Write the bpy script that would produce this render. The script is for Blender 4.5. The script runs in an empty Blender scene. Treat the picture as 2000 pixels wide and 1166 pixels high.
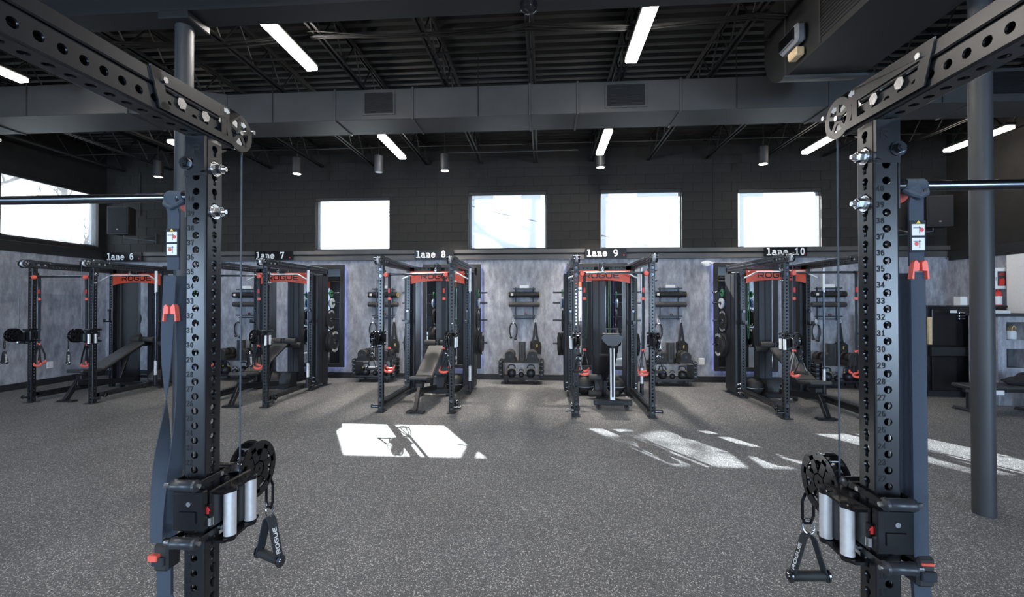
import bpy, bmesh, math, random
from mathutils import Vector, Matrix
random.seed(7)
WORD = {6: 'six', 7: 'seven', 8: 'eight', 9: 'nine', 10: 'ten'}
R = math.radians
scene = bpy.context.scene
C = scene.collection

# ------------------------------------------------------------------ camera
CAM_H = 1.695
cam_d = bpy.data.cameras.new('camera'); cam = bpy.data.objects.new('camera', cam_d); C.objects.link(cam)
cam_d.sensor_fit = 'HORIZONTAL'; cam_d.sensor_width = 36.0; cam_d.lens = 36.0*860/2000
cam_d.clip_start = 0.05; cam_d.clip_end = 200
cam.location = (0, 0, CAM_H); cam.rotation_euler = (R(90.5), 0, R(4.0))
scene.camera = cam
# ------------------------------------------------------------------ world, sun, daylight, exposure
w = bpy.data.worlds.new('sky'); scene.world = w; w.use_nodes = True
bg = w.node_tree.nodes['Background']; bg.inputs[0].default_value = (.80, .90, 1.0, 1); bg.inputs[1].default_value = 4.0
sd = bpy.data.lights.new('sun', 'SUN'); sd.energy = 24; sd.angle = R(.53); sd.color = (1.0, .95, .88)
sun = bpy.data.objects.new('sun', sd); C.objects.link(sun)
sun.rotation_euler = Vector((.72, -1.25, -1.0)).to_track_quat('-Z', 'Y').to_euler()
YB = -6.0                      # street-side wall behind the camera, glazed
FRONT_WIN = [(-9.4, -6.9), (-3.4, -1.4), (.8, 2.8), (5.2, 7.9)]
for a, b in FRONT_WIN:         # daylight coming in through the street windows
    ld = bpy.data.lights.new('street_daylight', 'AREA'); ld.shape = 'RECTANGLE'; ld.size = b-a; ld.size_y = 2.2
    ld.energy = (95 if abs(a+b) > 8 else 30)*(b-a); ld.color = (.52, .73, 1.0)
    lo = bpy.data.objects.new('street_daylight', ld); C.objects.link(lo)
    lo.location = ((a+b)/2, YB+.06, 1.6); lo.rotation_euler = (R(90), 0, 0)
vs = scene.view_settings
vs.view_transform = 'Standard'; vs.look = 'None'; vs.gamma = 1; vs.exposure = 1.12
try: vs.use_curve_mapping = False
except Exception: pass
LAMP_E = 42

# ------------------------------------------------------------------ materials
M = {}
def mat(name, col, rough=.5, metal=0.0, vary=.12, scale=30, bump=0.0, bscale=200, spec=.5, emit=None, estr=0):
    m = bpy.data.materials.new(name); m.use_nodes = True; nt = m.node_tree; b = nt.nodes['Principled BSDF']
    b.inputs['Roughness'].default_value = rough; b.inputs['Metallic'].default_value = metal
    b.inputs['Specular IOR Level'].default_value = spec
    tc = nt.nodes.new('ShaderNodeTexCoord')
    if emit:
        b.inputs['Base Color'].default_value = (*col, 1)
        b.inputs['Emission Color'].default_value = (*emit, 1); b.inputs['Emission Strength'].default_value = estr
    else:
        n = nt.nodes.new('ShaderNodeTexNoise'); n.inputs['Scale'].default_value = scale; n.inputs['Detail'].default_value = 3
        r = nt.nodes.new('ShaderNodeValToRGB'); nt.links.new(tc.outputs['Object'], n.inputs['Vector'])
        nt.links.new(n.outputs['Fac'], r.inputs['Fac'])
        lo = [c*(1-vary) for c in col]; hi = [min(1, c*(1+vary)) for c in col]
        r.color_ramp.elements[0].position = .3; r.color_ramp.elements[1].position = .7
        r.color_ramp.elements[0].color = (*lo, 1); r.color_ramp.elements[1].color = (*hi, 1)
        nt.links.new(r.outputs['Color'], b.inputs['Base Color'])
    if bump:
        n2 = nt.nodes.new('ShaderNodeTexNoise'); n2.inputs['Scale'].default_value = bscale
        bp = nt.nodes.new('ShaderNodeBump'); bp.inputs['Strength'].default_value = bump; bp.inputs['Distance'].default_value = .002
        nt.links.new(tc.outputs['Object'], n2.inputs['Vector']); nt.links.new(n2.outputs['Fac'], bp.inputs['Height'])
        nt.links.new(bp.outputs['Normal'], b.inputs['Normal'])
    M[name] = m; return m
mat('steel_black', (.011, .012, .015), .28, vary=.1, spec=.65)
mat('gloss_black', (.010, .010, .012), .16, vary=.1)
mat('matt_black', (.012, .012, .014), .55)
mat('engraved', (.003, .003, .004), .6)
mat('tower_slate', (.018, .020, .025), .40, vary=.08)
mat('zinc', (.62, .63, .65), .25, 1.0, vary=.1)
mat('chrome', (.72, .74, .78), .10, 1.0, vary=.03)
mat('brushed_silver', (.80, .81, .83), .42, .45, vary=.05, scale=60)
mat('dark_chrome', (.16, .17, .19), .22, 1.0, vary=.1)
mat('guide', (.055, .060, .070), .32, .4, vary=.1)
mat('cable_grey', (.10, .12, .15), .4, .3)
mat('orange', (.72, .085, .035), .42, vary=.06)
mat('coral', (.86, .13, .09), .45, vary=.05)
mat('strap', (.046, .060, .084), .85, vary=.12, scale=400, bump=.3, bscale=1500)
mat('strap_dark', (.022, .026, .034), .85, vary=.12, scale=400, bump=.3, bscale=1500)
mat('white_paint', (.82, .83, .84), .45, vary=.03)
mat('white_print', (.75, .76, .77), .6, vary=.03)
mat('sign_black', (.006, .006, .007), .25)
mat('red', (.60, .03, .025), .4, vary=.05)
mat('yellow', (.80, .55, .06), .5, vary=.05)
mat('vinyl', (.034, .035, .038), .48, vary=.15, bump=.15, bscale=500)
mat('foam', (.044, .043, .042), .7, vary=.15, bump=.25, bscale=600)
mat('rubber', (.018, .018, .019), .6, vary=.15, bump=.1)
mat('cast_iron', (.022, .022, .025), .38, vary=.2, bump=.25, bscale=250)
mat('green', (.03, .24, .09), .5)
mat('blue', (.05, .16, .42), .5)
mat('plate_white', (.70, .72, .74), .5, vary=.04)
mat('purple', (.10, .06, .26), .6)
mat('duct', (.046, .0455, .045), .55, vary=.10, scale=4)
mat('ceiling_black', (.005, .0055, .0065), .7, vary=.2, scale=3)
mat('beam_grey', (.0095, .0098, .0105), .55, vary=.12, scale=3)
mat('column_grey', (.034, .037, .043), .5, vary=.08, scale=5, bump=.15, bscale=300)
mat('block_black', (.0125, .0115, .0105), .8, vary=.3, scale=6, bump=.6, bscale=120)
mat('trim_dark', (.075, .072, .070), .45, vary=.15, scale=3)
mat('baseboard', (.018, .019, .023), .5)
mat('gold', (.50, .34, .07), .5)
mat('ivory', (.70, .52, .30), .5)
mat('grey_plastic', (.22, .23, .25), .4)
mat('cloth_black', (.014, .015, .018), .9, bump=.5, bscale=40)
mat('bark', (.12, .10, .085), .9, vary=.3)
mat('render_wall', (.30, .31, .32), .9, vary=.06, scale=2)
mat('asphalt', (.30, .30, .30), .9)
mat('lamp_warm', (1, 1, 1), .5, emit=(1.0, .94, .87), estr=LAMP_E)
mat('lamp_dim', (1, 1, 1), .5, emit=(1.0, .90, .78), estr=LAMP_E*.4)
mat('spot_warm', (1, 1, 1), .5, emit=(1.0, .88, .70), estr=30)
mat('led_blue', (1, 1, 1), .5, emit=(.30, .36, 1.0), estr=3.0)
mat('mirror', (.88, .90, .92), .015, 1.0, vary=.005)
mat('skin_shelf', (.03, .033, .04), .45)

def special():
    # rubber floor with pale flecks
    m = mat('floor', (.05, .05, .05), .62, spec=.45); nt = m.node_tree; b = nt.nodes['Principled BSDF']
    tc = nt.nodes.new('ShaderNodeTexCoord')
    v = nt.nodes.new('ShaderNodeTexVoronoi'); v.inputs['Scale'].default_value = 190
    nt.links.new(tc.outputs['Object'], v.inputs['Vector'])
    sp = nt.nodes.new('ShaderNodeSeparateColor'); nt.links.new(v.outputs['Color'], sp.inputs[0])
    rp = nt.nodes.new('ShaderNodeValToRGB'); rp.color_ramp.interpolation = 'CONSTANT'
    e = rp.color_ramp.elements
    e[0].position = 0; e[0].color = (.078, .082, .091, 1); e[1].position = .35; e[1].color = (.110, .115, .125, 1)
    for p, c in ((.62, (.148, .153, .162)), (.80, (.23, .235, .24)), (.90, (.46, .455, .45)), (.965, (.72, .71, .70))):
        x = e.new(p); x.color = (*c, 1)
    nt.links.new(sp.outputs[0], rp.inputs[0])
    n = nt.nodes.new('ShaderNodeTexNoise'); n.inputs['Scale'].default_value = 1.3; n.inputs['Detail'].default_value = 4
    nt.links.new(tc.outputs['Object'], n.inputs['Vector'])
    mr = nt.nodes.new('ShaderNodeMapRange'); mr.inputs[1].default_value = .3; mr.inputs[2].default_value = .7
    mr.inputs[3].default_value = .88; mr.inputs[4].default_value = 1.12
    nt.links.new(n.outputs['Fac'], mr.inputs[0])
    mx = nt.nodes.new('ShaderNodeMix'); mx.data_type = 'RGBA'; mx.blend_type = 'MULTIPLY'; mx.inputs[0].default_value = 1
    nt.links.new(rp.outputs[0], mx.inputs[6]); nt.links.new(mr.outputs[0], mx.inputs[7])
    nt.links.new(mx.outputs[2], b.inputs['Base Color'])
    bp = nt.nodes.new('ShaderNodeBump'); bp.inputs['Strength'].default_value = .3; bp.inputs['Distance'].default_value = .001
    nt.links.new(v.outputs['Distance'], bp.inputs['Height']); nt.links.new(bp.outputs['Normal'], b.inputs['Normal'])
    # mottled concrete-look wall covering
    m = mat('wallpaper', (.2, .2, .2), .62, spec=.3); nt = m.node_tree; b = nt.nodes['Principled BSDF']
    tc = nt.nodes.new('ShaderNodeTexCoord'); mp = nt.nodes.new('ShaderNodeMapping'); mp.inputs['Scale'].default_value = (1.6, 1.6, .6)
    nt.links.new(tc.outputs['Object'], mp.inputs['Vector'])
    n1 = nt.nodes.new('ShaderNodeTexNoise'); n1.inputs['Scale'].default_value = 5.0; n1.inputs['Detail'].default_value = 10; n1.inputs['Roughness'].default_value = .72
    nt.links.new(mp.outputs[0], n1.inputs['Vector'])
    rp = nt.nodes.new('ShaderNodeValToRGB'); e = rp.color_ramp.elements
    e[0].position = .30; e[0].color = (.16, .172, .205, 1); e[1].position = .72; e[1].color = (.52, .545, .61, 1)
    x = e.new(.5); x.color = (.31, .33, .38, 1)
    nt.links.new(n1.outputs['Fac'], rp.inputs[0]); nt.links.new(rp.outputs[0], b.inputs['Base Color'])
    # roller-shade mesh fabric: half open, half translucent
    m = bpy.data.materials.new('shade_mesh'); m.use_nodes = True; nt = m.node_tree; nt.nodes.clear()
    o = nt.nodes.new('ShaderNodeOutputMaterial'); t = nt.nodes.new('ShaderNodeBsdfTransparent'); t.inputs[0].default_value = (.44, .47, .50, 1)
    tl = nt.nodes.new('ShaderNodeBsdfTranslucent'); tl.inputs[0].default_value = (.75, .80, .86, 1)
    tc = nt.nodes.new('ShaderNodeTexCoord'); wv = nt.nodes.new('ShaderNodeTexNoise'); wv.inputs['Scale'].default_value = 60
    nt.links.new(tc.outputs['Object'], wv.inputs['Vector'])
    mr = nt.nodes.new('ShaderNodeMapRange'); mr.inputs[3].default_value = .06; mr.inputs[4].default_value = .14
    nt.links.new(wv.outputs['Fac'], mr.inputs[0])
    mx = nt.nodes.new('ShaderNodeMixShader'); nt.links.new(mr.outputs[0], mx.inputs[0])
    nt.links.new(t.outputs[0], mx.inputs[1]); nt.links.new(tl.outputs[0], mx.inputs[2]); nt.links.new(mx.outputs[0], o.inputs[0]); M['shade_mesh'] = m
    m = bpy.data.materials.new('glass'); m.use_nodes = True; nt = m.node_tree; nt.nodes.clear()
    o = nt.nodes.new('ShaderNodeOutputMaterial'); t = nt.nodes.new('ShaderNodeBsdfTransparent'); t.inputs[0].default_value = (.93, .96, .97, 1)
    g = nt.nodes.new('ShaderNodeBsdfGlossy'); g.inputs['Roughness'].default_value = .02
    mx = nt.nodes.new('ShaderNodeMixShader'); mx.inputs[0].default_value = .07
    nt.links.new(t.outputs[0], mx.inputs[1]); nt.links.new(g.outputs[0], mx.inputs[2]); nt.links.new(mx.outputs[0], o.inputs[0]); M['glass'] = m
    # diamond tread plate
    m = mat('tread', (.03, .03, .033), .4); nt = m.node_tree; b = nt.nodes['Principled BSDF']
    tc = nt.nodes.new('ShaderNodeTexCoord'); mp = nt.nodes.new('ShaderNodeMapping'); mp.inputs['Rotation'].default_value = (R(45), R(45), R(45))
    ch = nt.nodes.new('ShaderNodeTexVoronoi'); ch.inputs['Scale'].default_value = 45; ch.inputs['Randomness'].default_value = 0
    nt.links.new(tc.outputs['Object'], mp.inputs[0]); nt.links.new(mp.outputs[0], ch.inputs['Vector'])
    bp = nt.nodes.new('ShaderNodeBump'); bp.inputs['Strength'].default_value = .8; bp.inputs['Distance'].default_value = .004
    nt.links.new(ch.outputs['Distance'], bp.inputs['Height']); nt.links.new(bp.outputs['Normal'], b.inputs['Normal'])
special()

# ------------------------------------------------------------------ mesh helpers
class MB:
    def __init__(s): s.v = []; s.f = []
    def add(s, vs, fs):
        o = len(s.v); s.v += [tuple(p) for p in vs]; s.f += [tuple(i+o for i in f) for f in fs]; return s
    def box(s, x0, x1, y0, y1, z0, z1, c=0.0):
        x0, x1 = min(x0, x1), max(x0, x1); y0, y1 = min(y0, y1), max(y0, y1); z0, z1 = min(z0, z1), max(z0, z1)
        if c <= 0:
            vs = [(x, y, z) for z in (z0, z1) for y in (y0, y1) for x in (x0, x1)]
            return s.add(vs, [(0, 2, 3, 1), (4, 5, 7, 6), (0, 1, 5, 4), (2, 6, 7, 3), (0, 4, 6, 2), (1, 3, 7, 5)])
        c = min(c, (x1-x0)*.45, (y1-y0)*.45, (z1-z0)*.45)
        lo, hi = (x0, y0, z0), (x1, y1, z1); vs = []; ix = {}
        for sx in (0, 1):
            for sy in (0, 1):
                for sz in (0, 1):
                    sg = (sx, sy, sz)
                    for a in range(3):
                        p = []
                        for k in range(3):
                            b = hi[k] if sg[k] else lo[k]
                            p.append(b if k == a else b-(c if sg[k] else -c))
                        ix[sg, a] = len(vs); vs.append(tuple(p))
        fs = []
        for a in range(3):
            b, d = (a+1) % 3, (a+2) % 3
            for t in (0, 1):
                q = []
                for u, v in ((0, 0), (1, 0), (1, 1), (0, 1)):
                    g = [0, 0, 0]; g[a] = t; g[b] = u; g[d] = v; q.append(ix[tuple(g), a])
                fs.append(tuple(q))
            for u in (0, 1):
                for v in (0, 1):
                    q = []
                    g0 = [0, 0, 0]; g0[b] = u; g0[d] = v; g1 = list(g0); g1[a] = 1
                    fs.append((ix[tuple(g0), b], ix[tuple(g1), b], ix[tuple(g1), d], ix[tuple(g0), d]))
        for sx in (0, 1):
            for sy in (0, 1):
                for sz in (0, 1): fs.append(tuple(ix[(sx, sy, sz), a] for a in range(3)))
        return s.add(vs, fs)
    def cyl(s, p0, p1, r, seg=14, r1=None, caps=True):
        p0 = Vector(p0); p1 = Vector(p1); d = (p1-p0).normalized(); a = d.orthogonal().normalized(); b = d.cross(a)
        if abs(d.z) > .99: a, b = Vector((1, 0, 0)), Vector((0, 1, 0))
        r1 = r if r1 is None else r1; vs = []
        for p, rr in ((p0, r), (p1, r1)):
            for i in range(seg):
                t = 2*math.pi*i/seg; vs.append(p+a*(rr*math.cos(t))+b*(rr*math.sin(t)))
        fs = [(i, (i+1) % seg, seg+(i+1) % seg, seg+i) for i in range(seg)]
        if caps: fs += [tuple(range(seg))[::-1], tuple(range(seg, 2*seg))]
        return s.add(vs, fs)
    def tube(s, pts, r, seg=8, closed=False):
        pts = [Vector(p) for p in pts]; n = len(pts); vs = []; fs = []; up = None
        rr = r if isinstance(r, (list, tuple)) else [r]*n
        for i, p in enumerate(pts):
            if closed: d = pts[(i+1) % n]-pts[i-1]
            else: d = pts[min(i+1, n-1)]-pts[max(i-1, 0)]
            d.normalize()
            if up is None: up = d.orthogonal().normalized()
            up = (up-d*up.dot(d)); up = up.normalized() if up.length > 1e-6 else d.orthogonal().normalized()
            b = d.cross(up)
            for k in range(seg):
                t = 2*math.pi*k/seg; vs.append(p+up*(rr[i]*math.cos(t))+b*(rr[i]*math.sin(t)))
        m = n if closed else n-1
        for i in range(m):
            j = (i+1) % n
            for k in range(seg): fs.append((i*seg+k, i*seg+(k+1) % seg, j*seg+(k+1) % seg, j*seg+k))
        if not closed: fs += [tuple(range(seg))[::-1], tuple(range((n-1)*seg, n*seg))]
        return s.add(vs, fs)
    def lathe(s, prof, o=(0, 0, 0), axis='z', seg=24):
        o = Vector(o); vs = []; n = len(prof)
        for i in range(seg):
            t = 2*math.pi*i/seg; c, sn = math.cos(t), math.sin(t)
            for r, h in prof:
                vs.append(o+Vector({'z': (r*c, r*sn, h), 'x': (h, r*c, r*sn), 'y': (r*sn, h, r*c)}[axis]))
        fs = []
        for i in range(seg):
            j = (i+1) % seg
            for k in range(n-1): fs.append((i*n+k, j*n+k, j*n+k+1, i*n+k+1))
        if prof[0][0] > 1e-5: fs.append(tuple(i*n for i in range(seg)))
        if prof[-1][0] > 1e-5: fs.append(tuple(i*n+n-1 for i in range(seg)))
        return s.add(vs, fs)
    def prism(s, poly, axis, a, b):
        n = len(poly); mk = {'x': lambda u, v, h: (h, u, v), 'y': lambda u, v, h: (u, h, v), 'z': lambda u, v, h: (u, v, h)}[axis]
        vs = [mk(u, v, a) for u, v in poly]+[mk(u, v, b) for u, v in poly]
        return s.add(vs, [(i, (i+1) % n, n+(i+1) % n, n+i) for i in range(n)]+[tuple(range(n))[::-1], tuple(range(n, 2*n))])
    def ribbon(s, pts, dirs, wid, th=.002):
        n = len(pts); vs = []
        ww = wid if isinstance(wid, (list, tuple)) else [wid]*n
        for i, p in enumerate(pts):
            p = Vector(p); d = Vector(dirs[i] if isinstance(dirs, list) else dirs).normalized()
            t = (Vector(pts[min(i+1, n-1)])-Vector(pts[max(i-1, 0)])).normalized(); nn = t.cross(d).normalized()*(th/2)
            d = d*(ww[i]/2); vs += [p-d-nn, p+d-nn, p+d+nn, p-d+nn]
        fs = [tuple(range(4))[::-1], tuple(range(4*n-4, 4*n))]
        for i in range(n-1):
            for k in range(4): fs.append((4*i+k, 4*i+(k+1) % 4, 4*i+4+(k+1) % 4, 4*i+4+k))
        return s.add(vs, fs)
    def ball(s, c, r, seg=20, sc=(1, 1, 1)):
        n = seg//2; prof = [(max(1e-6, math.sin(math.pi*i/n)), -math.cos(math.pi*i/n)) for i in range(n+1)]
        o = len(s.v); s.lathe([(a*r, b*r) for a, b in prof], (0, 0, 0), 'z', seg)
        for i in range(o, len(s.v)):
            x, y, z = s.v[i]; s.v[i] = (c[0]+x*sc[0], c[1]+y*sc[1], c[2]+z*sc[2])
        return s
    def ring(s, o, axis, r0, r1, h, seg=24):
        prof = [(r0, -h/2), (r1, -h/2), (r1, h/2), (r0, h/2), (r0, -h/2)]
        oo = Vector(o); n = 4; vs = []
        for i in range(seg):
            t = 2*math.pi*i/seg; c, sn = math.cos(t), math.sin(t)
            for r, hh in prof[:4]:
                vs.append(oo+Vector({'z': (r*c, r*sn, hh), 'x': (hh, r*c, r*sn), 'y': (r*sn, hh, r*c)}[axis]))
        fs = []
        for i in range(seg):
            j = (i+1) % seg
            for k in range(4): fs.append((i*4+k, j*4+k, j*4+(k+1) % 4, i*4+(k+1) % 4))
        return s.add(vs, fs)
    def mesh(s, name, m, smooth=True):
        me = bpy.data.meshes.new(name); me.from_pydata(s.v, [], s.f)
        bm = bmesh.new(); bm.from_mesh(me); bmesh.ops.remove_doubles(bm, verts=bm.verts, dist=1e-6)
        bmesh.ops.recalc_face_normals(bm, faces=bm.faces); bm.to_mesh(me); bm.free()
        me.materials.append(M[m])
        if smooth:
            me.polygons.foreach_set('use_smooth', [True]*len(me.polygons)); me.set_sharp_from_angle(angle=R(35))
        me.update(); return me
    def build(s, name, m, parent=None, loc=(0, 0, 0), rot=(0, 0, 0)):
        return put(name, s.mesh(name, m), parent, loc, rot)
def put(name, me, parent=None, loc=(0, 0, 0), rot=(0, 0, 0)):
    o = bpy.data.objects.new(name, me); C.objects.link(o); o.location = loc; o.rotation_euler = rot
    if parent: o.parent = parent
    return o
def tag(o, label, cat, group=None, kind=None):
    o['label'] = label; o['category'] = cat
    if group: o['group'] = group
    if kind: o['kind'] = kind
    return o
def thing(name, label, cat, loc=(0, 0, 0), rz=0, group=None):
    o = bpy.data.objects.new(name, None); C.objects.link(o); o.location = loc; o.rotation_euler = (0, 0, rz)
    o.empty_display_size = .1
    return tag(o, label, cat, group)
def copy_tree(o, parent=None):
    c = o.copy(); C.objects.link(c); c.parent = parent
    for ch in list(o.children): copy_tree(ch, c)
    return c
def clone(o, label, loc, rz=0):
    c = copy_tree(o); c['label'] = label; c.location = loc; c.rotation_euler = (0, 0, rz); return c
def struct(o): o['kind'] = 'structure'; return o
def arc(cx, cy, rx, ry, a0, a1, n=10):
    return [(cx+rx*math.cos(R(a0+(a1-a0)*i/n)), cy+ry*math.sin(R(a0+(a1-a0)*i/n))) for i in range(n+1)]
# stroke lettering
G = {
 '0': [arc(.5, .5, .36, .5, 90, 450, 18)], '1': [[(.2, .8), (.52, 1), (.52, 0)], [(.18, 0), (.86, 0)]],
 '2': [arc(.5, .72, .36, .28, 170, -30, 9)+[(.12, 0), (.88, 0)]], '3': [arc(.46, .74, .34, .26, 160, -90, 9), arc(.46, .25, .38, .25, 90, -160, 9)],
 '4': [[(.66, 0), (.66, 1), (.08, .28), (.94, .28)]], '5': [[(.82, 1), (.22, 1), (.18, .56)]+arc(.48, .31, .36, .31, 110, -160, 10)],
 '6': [arc(.56, .5, .44, .5, 75, 180, 6)+arc(.5, .3, .37, .3, 180, -180, 14)], '7': [[(.1, .82), (.1, 1), (.88, 1), (.42, 0)]],
 '8': [arc(.5, .76, .29, .24, 0, 360, 14), arc(.5, .26, .37, .26, 0, 360, 14)], '9': [arc(.5, .7, .37, .3, 0, 360, 14)+arc(.44, .5, .43, .5, 0, -105, 7)],
 'l': [[(.2, 1), (.54, 1), (.54, 0)], [(.14, 0), (.94, 0)]],
 'a': [arc(.44, .5, .3, .2, 150, 20, 5)+[(.75, .5), (.75, 0), (.96, 0)], arc(.42, .2, .33, .2, 60, 330, 10)],
 'n': [[(.06, .66), (.26, .66), (.26, 0)], arc(.53, .42, .25, .25, 175, 0, 7)+[(.78, 0)], [(.06, 0), (.44, 0)], [(.6, 0), (.98, 0)]],
 'e': [[(.13, .36), (.88, .36)]+arc(.5, .34, .38, .34, 4, 320, 14)], '.': [],
 'R': [[(.0, 0), (.0, .62)], [(.0, 1), (.72, 1), (.95, .86), (.95, .58), (.72, .44), (.28, .44)], [(.58, .42), (.98, 0)]],
 'O': [[(.22, 0), (.0, .2), (.0, .8), (.22, 1), (.78, 1), (1, .8), (1, .2), (.78, 0), (.22, 0), (.1, .1)]],
 'G': [[(1, .95), (.9, 1), (.22, 1), (0, .8), (0, .2), (.22, 0), (.78, 0), (1, .2), (1, .48), (.55, .48)]],
 'U': [[(0, 1), (0, .2), (.22, 0), (.78, 0), (1, .2), (1, 1)]], 'E': [[(1, 1), (.2, 1), (0, .85), (0, .15), (.2, 0), (1, 0)], [(0, .5), (.9, .5)]],
 'A': [[(0, 0), (.5, 1), (1, 0)], [(.2, .34), (.8, .34)]], 'D': [[(0, 0), (0, 1), (.6, 1), (1, .7), (1, .3), (.6, 0), (0, 0)]], ' ': [],
}
def stroke(mb, pts, wd, place, d0, d1):
    n = len(pts); P = [Vector((a, b)) for a, b in pts]; L = []; closed = (P[0]-P[-1]).length < 1e-6
    for i in range(n):
        ds = []
        if i > 0: ds.append((P[i]-P[i-1]).normalized())
        elif closed: ds.append((P[-1]-P[-2]).normalized())
        if i < n-1: ds.append((P[i+1]-P[i]).normalized())
        elif closed: ds.append((P[1]-P[0]).normalized())
        nn = [Vector((-d.y, d.x)) for d in ds]; a = sum(nn, Vector((0, 0)))
        if a.length < 1e-4: a = nn[0]
        a.normalize(); k = 1/max(.5, a.dot(nn[0])); e = Vector((0, 0))
        if not closed and i == 0: e = -ds[0]*wd*.3
        if not closed and i == n-1: e = ds[-1]*wd*.3
        L.append((P[i]+a*(wd/2*k)+e, P[i]-a*(wd/2*k)+e))
    vs = []
    for l, r in L: vs += [place(l.x, l.y, d1), place(r.x, r.y, d1), place(r.x, r.y, d0), place(l.x, l.y, d0)]
    fs = [(0, 1, 2, 3), tuple(4*n-4+k for k in (3, 2, 1, 0))]
    for i in range(n-1):
        for k in range(4): fs.append((4*i+k, 4*i+(k+1) % 4, 4*i+4+(k+1) % 4, 4*i+4+k))
    mb.add(vs, fs)
def text(mb, s, place, h, cw, adv, wd, d0=0, d1=.001, u0=0, v0=0):
    for i, ch in enumerate(s):
        for pl in G.get(ch, []):
            stroke(mb, [(u0+i*adv+x*cw, v0+y*h) for x, y in pl], wd, place, d0, d1)
def plane_place(o, U, V, N):
    o, U, V, N = Vector(o), Vector(U), Vector(V), Vector(N)
    return lambda u, v, d: o+U*u+V*v+N*d
HOLES = [2.0804-.0508*k for k in range(-3, 41)]
def perf(mb, place, wd, holes, pitch, u_end, key=False, r=.0127, t=.006):
    """a flat face with a line of real holes; place(u, v, d): u across, v along"""
    hs = sorted(holes); lo, hi = u_end
    def quad(v0, v1):
        if v1-v0 > 1e-4: mb.add([place(-wd/2, v0, 0), place(wd/2, v0, 0), place(wd/2, v1, 0), place(-wd/2, v1, 0)], [(0, 1, 2, 3)])
    quad(lo, hs[0]-pitch/2); quad(hs[-1]+pitch/2, hi)
    for c in hs:
        out = []
        hw, hh = wd/2, pitch/2; q = 8 if key else 4
        for k in range(q): out.append((-hw+2*hw*k/q, -hh))
        for k in range(q): out.append((hw, -hh+2*hh*k/q))
        for k in range(q): out.append((hw-2*hw*k/q, hh))
        for k in range(q): out.append((-hw, hh-2*hh*k/q))
        vs = []; n = 4*q
        for (u, v) in out:
            an = math.atan2(v, u); cu, cv = math.cos(an), math.sin(an)
            if key:                # round hole with a slot below
                bq = cv*.006; rr = bq+math.sqrt(max(0, bq*bq+.0128**2-.006**2))
                if cv < -.2: rr = max(rr, min(.0205/-cv, .0066/max(1e-6, abs(cu))))
                iu, iv = rr*cu, rr*cv
            else: iu, iv = r*cu, r*cv
            vs += [place(u, c+v, 0), place(iu, c+iv, 0), place(iu, c+iv, -t)]
        fs = []
        for i in range(n):
            j = (i+1) % n; fs += [(3*i, 3*j, 3*j+1, 3*i+1), (3*i+1, 3*j+1, 3*j+2, 3*i+2)]
        mb.add(vs, fs)
def perf_tube(axis, half, lo, hi, holes, pitch, key_sides=True, c=.006, plain_top=False):
    """square tube with chamfered corners and a hole in every pitch, along z or y"""
    mb = MB(); wd = 2*(half-c)
    if axis == 'z': fr = [((0, -1, 0), (1, 0, 0)), ((0, 1, 0), (-1, 0, 0)), ((1, 0, 0), (0, 1, 0)), ((-1, 0, 0), (0, -1, 0))]; V = Vector((0, 0, 1))
    elif axis == 'y': fr = [((0, 0, -1), (1, 0, 0)), ((0, 0, 1), (1, 0, 0)), ((1, 0, 0), (0, 0, 1)), ((-1, 0, 0), (0, 0, 1))]; V = Vector((0, 1, 0))
    else: fr = [((0, 0, -1), (0, 1, 0)), ((0, 0, 1), (0, 1, 0)), ((0, 1, 0), (0, 0, 1)), ((0, -1, 0), (0, 0, 1))]; V = Vector((1, 0, 0))
    for i, (N, U) in enumerate(fr):
        N = Vector(N); U = Vector(U)
        pl = (lambda N, U: lambda u, v, d: U*u+V*v+N*(half+d))(N, U)
        perf(mb, pl, wd, holes, pitch, (lo, hi), key=key_sides and axis == 'z' and i > 1)
    ax = [Vector(f[0]) for f in fr]
    for a in ax[:2]:
        for b in ax[2:]:
            q = [a*half+b*(half-c), a*(half-c*.3)+b*(half-c*.3), a*(half-c)+b*half]
            for p0, p1 in ((q[0], q[1]), (q[1], q[2])): mb.add([p0+V*lo, p1+V*lo, p1+V*hi, p0+V*hi], [(0, 1, 2, 3)])
    for e in (lo, hi):   # end caps
        h = half-.001; a, b = ax[0], ax[2]
        mb.add([a*h+b*h+V*e, a*-h+b*h+V*e, a*-h+b*-h+V*e, a*h+b*-h+V*e], [(0, 1, 2, 3)])
    return mb

# ================================================================== the setting
XL, XR, W, DECK = -10.2, 8.27, 9.62, 5.2
struct(MB().box(XL-.2, XR+.2, YB-.2, W+.2, -.1, 0).build('floor', 'floor'))
# corrugated deck
prof = []; y = YB-.2
while y < W+.2:
    prof += [(y, DECK), (y+.07, DECK), (y+.085, DECK+.05), (y+.155, DECK+.05)]; y += .17
prof += [(W+.3, DECK+.05), (W+.3, DECK+.15), (YB-.2, DECK+.15)]
struct(MB().prism(prof, 'x', XL-.2, XR+.2).build('ceiling', 'ceiling_black'))
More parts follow.
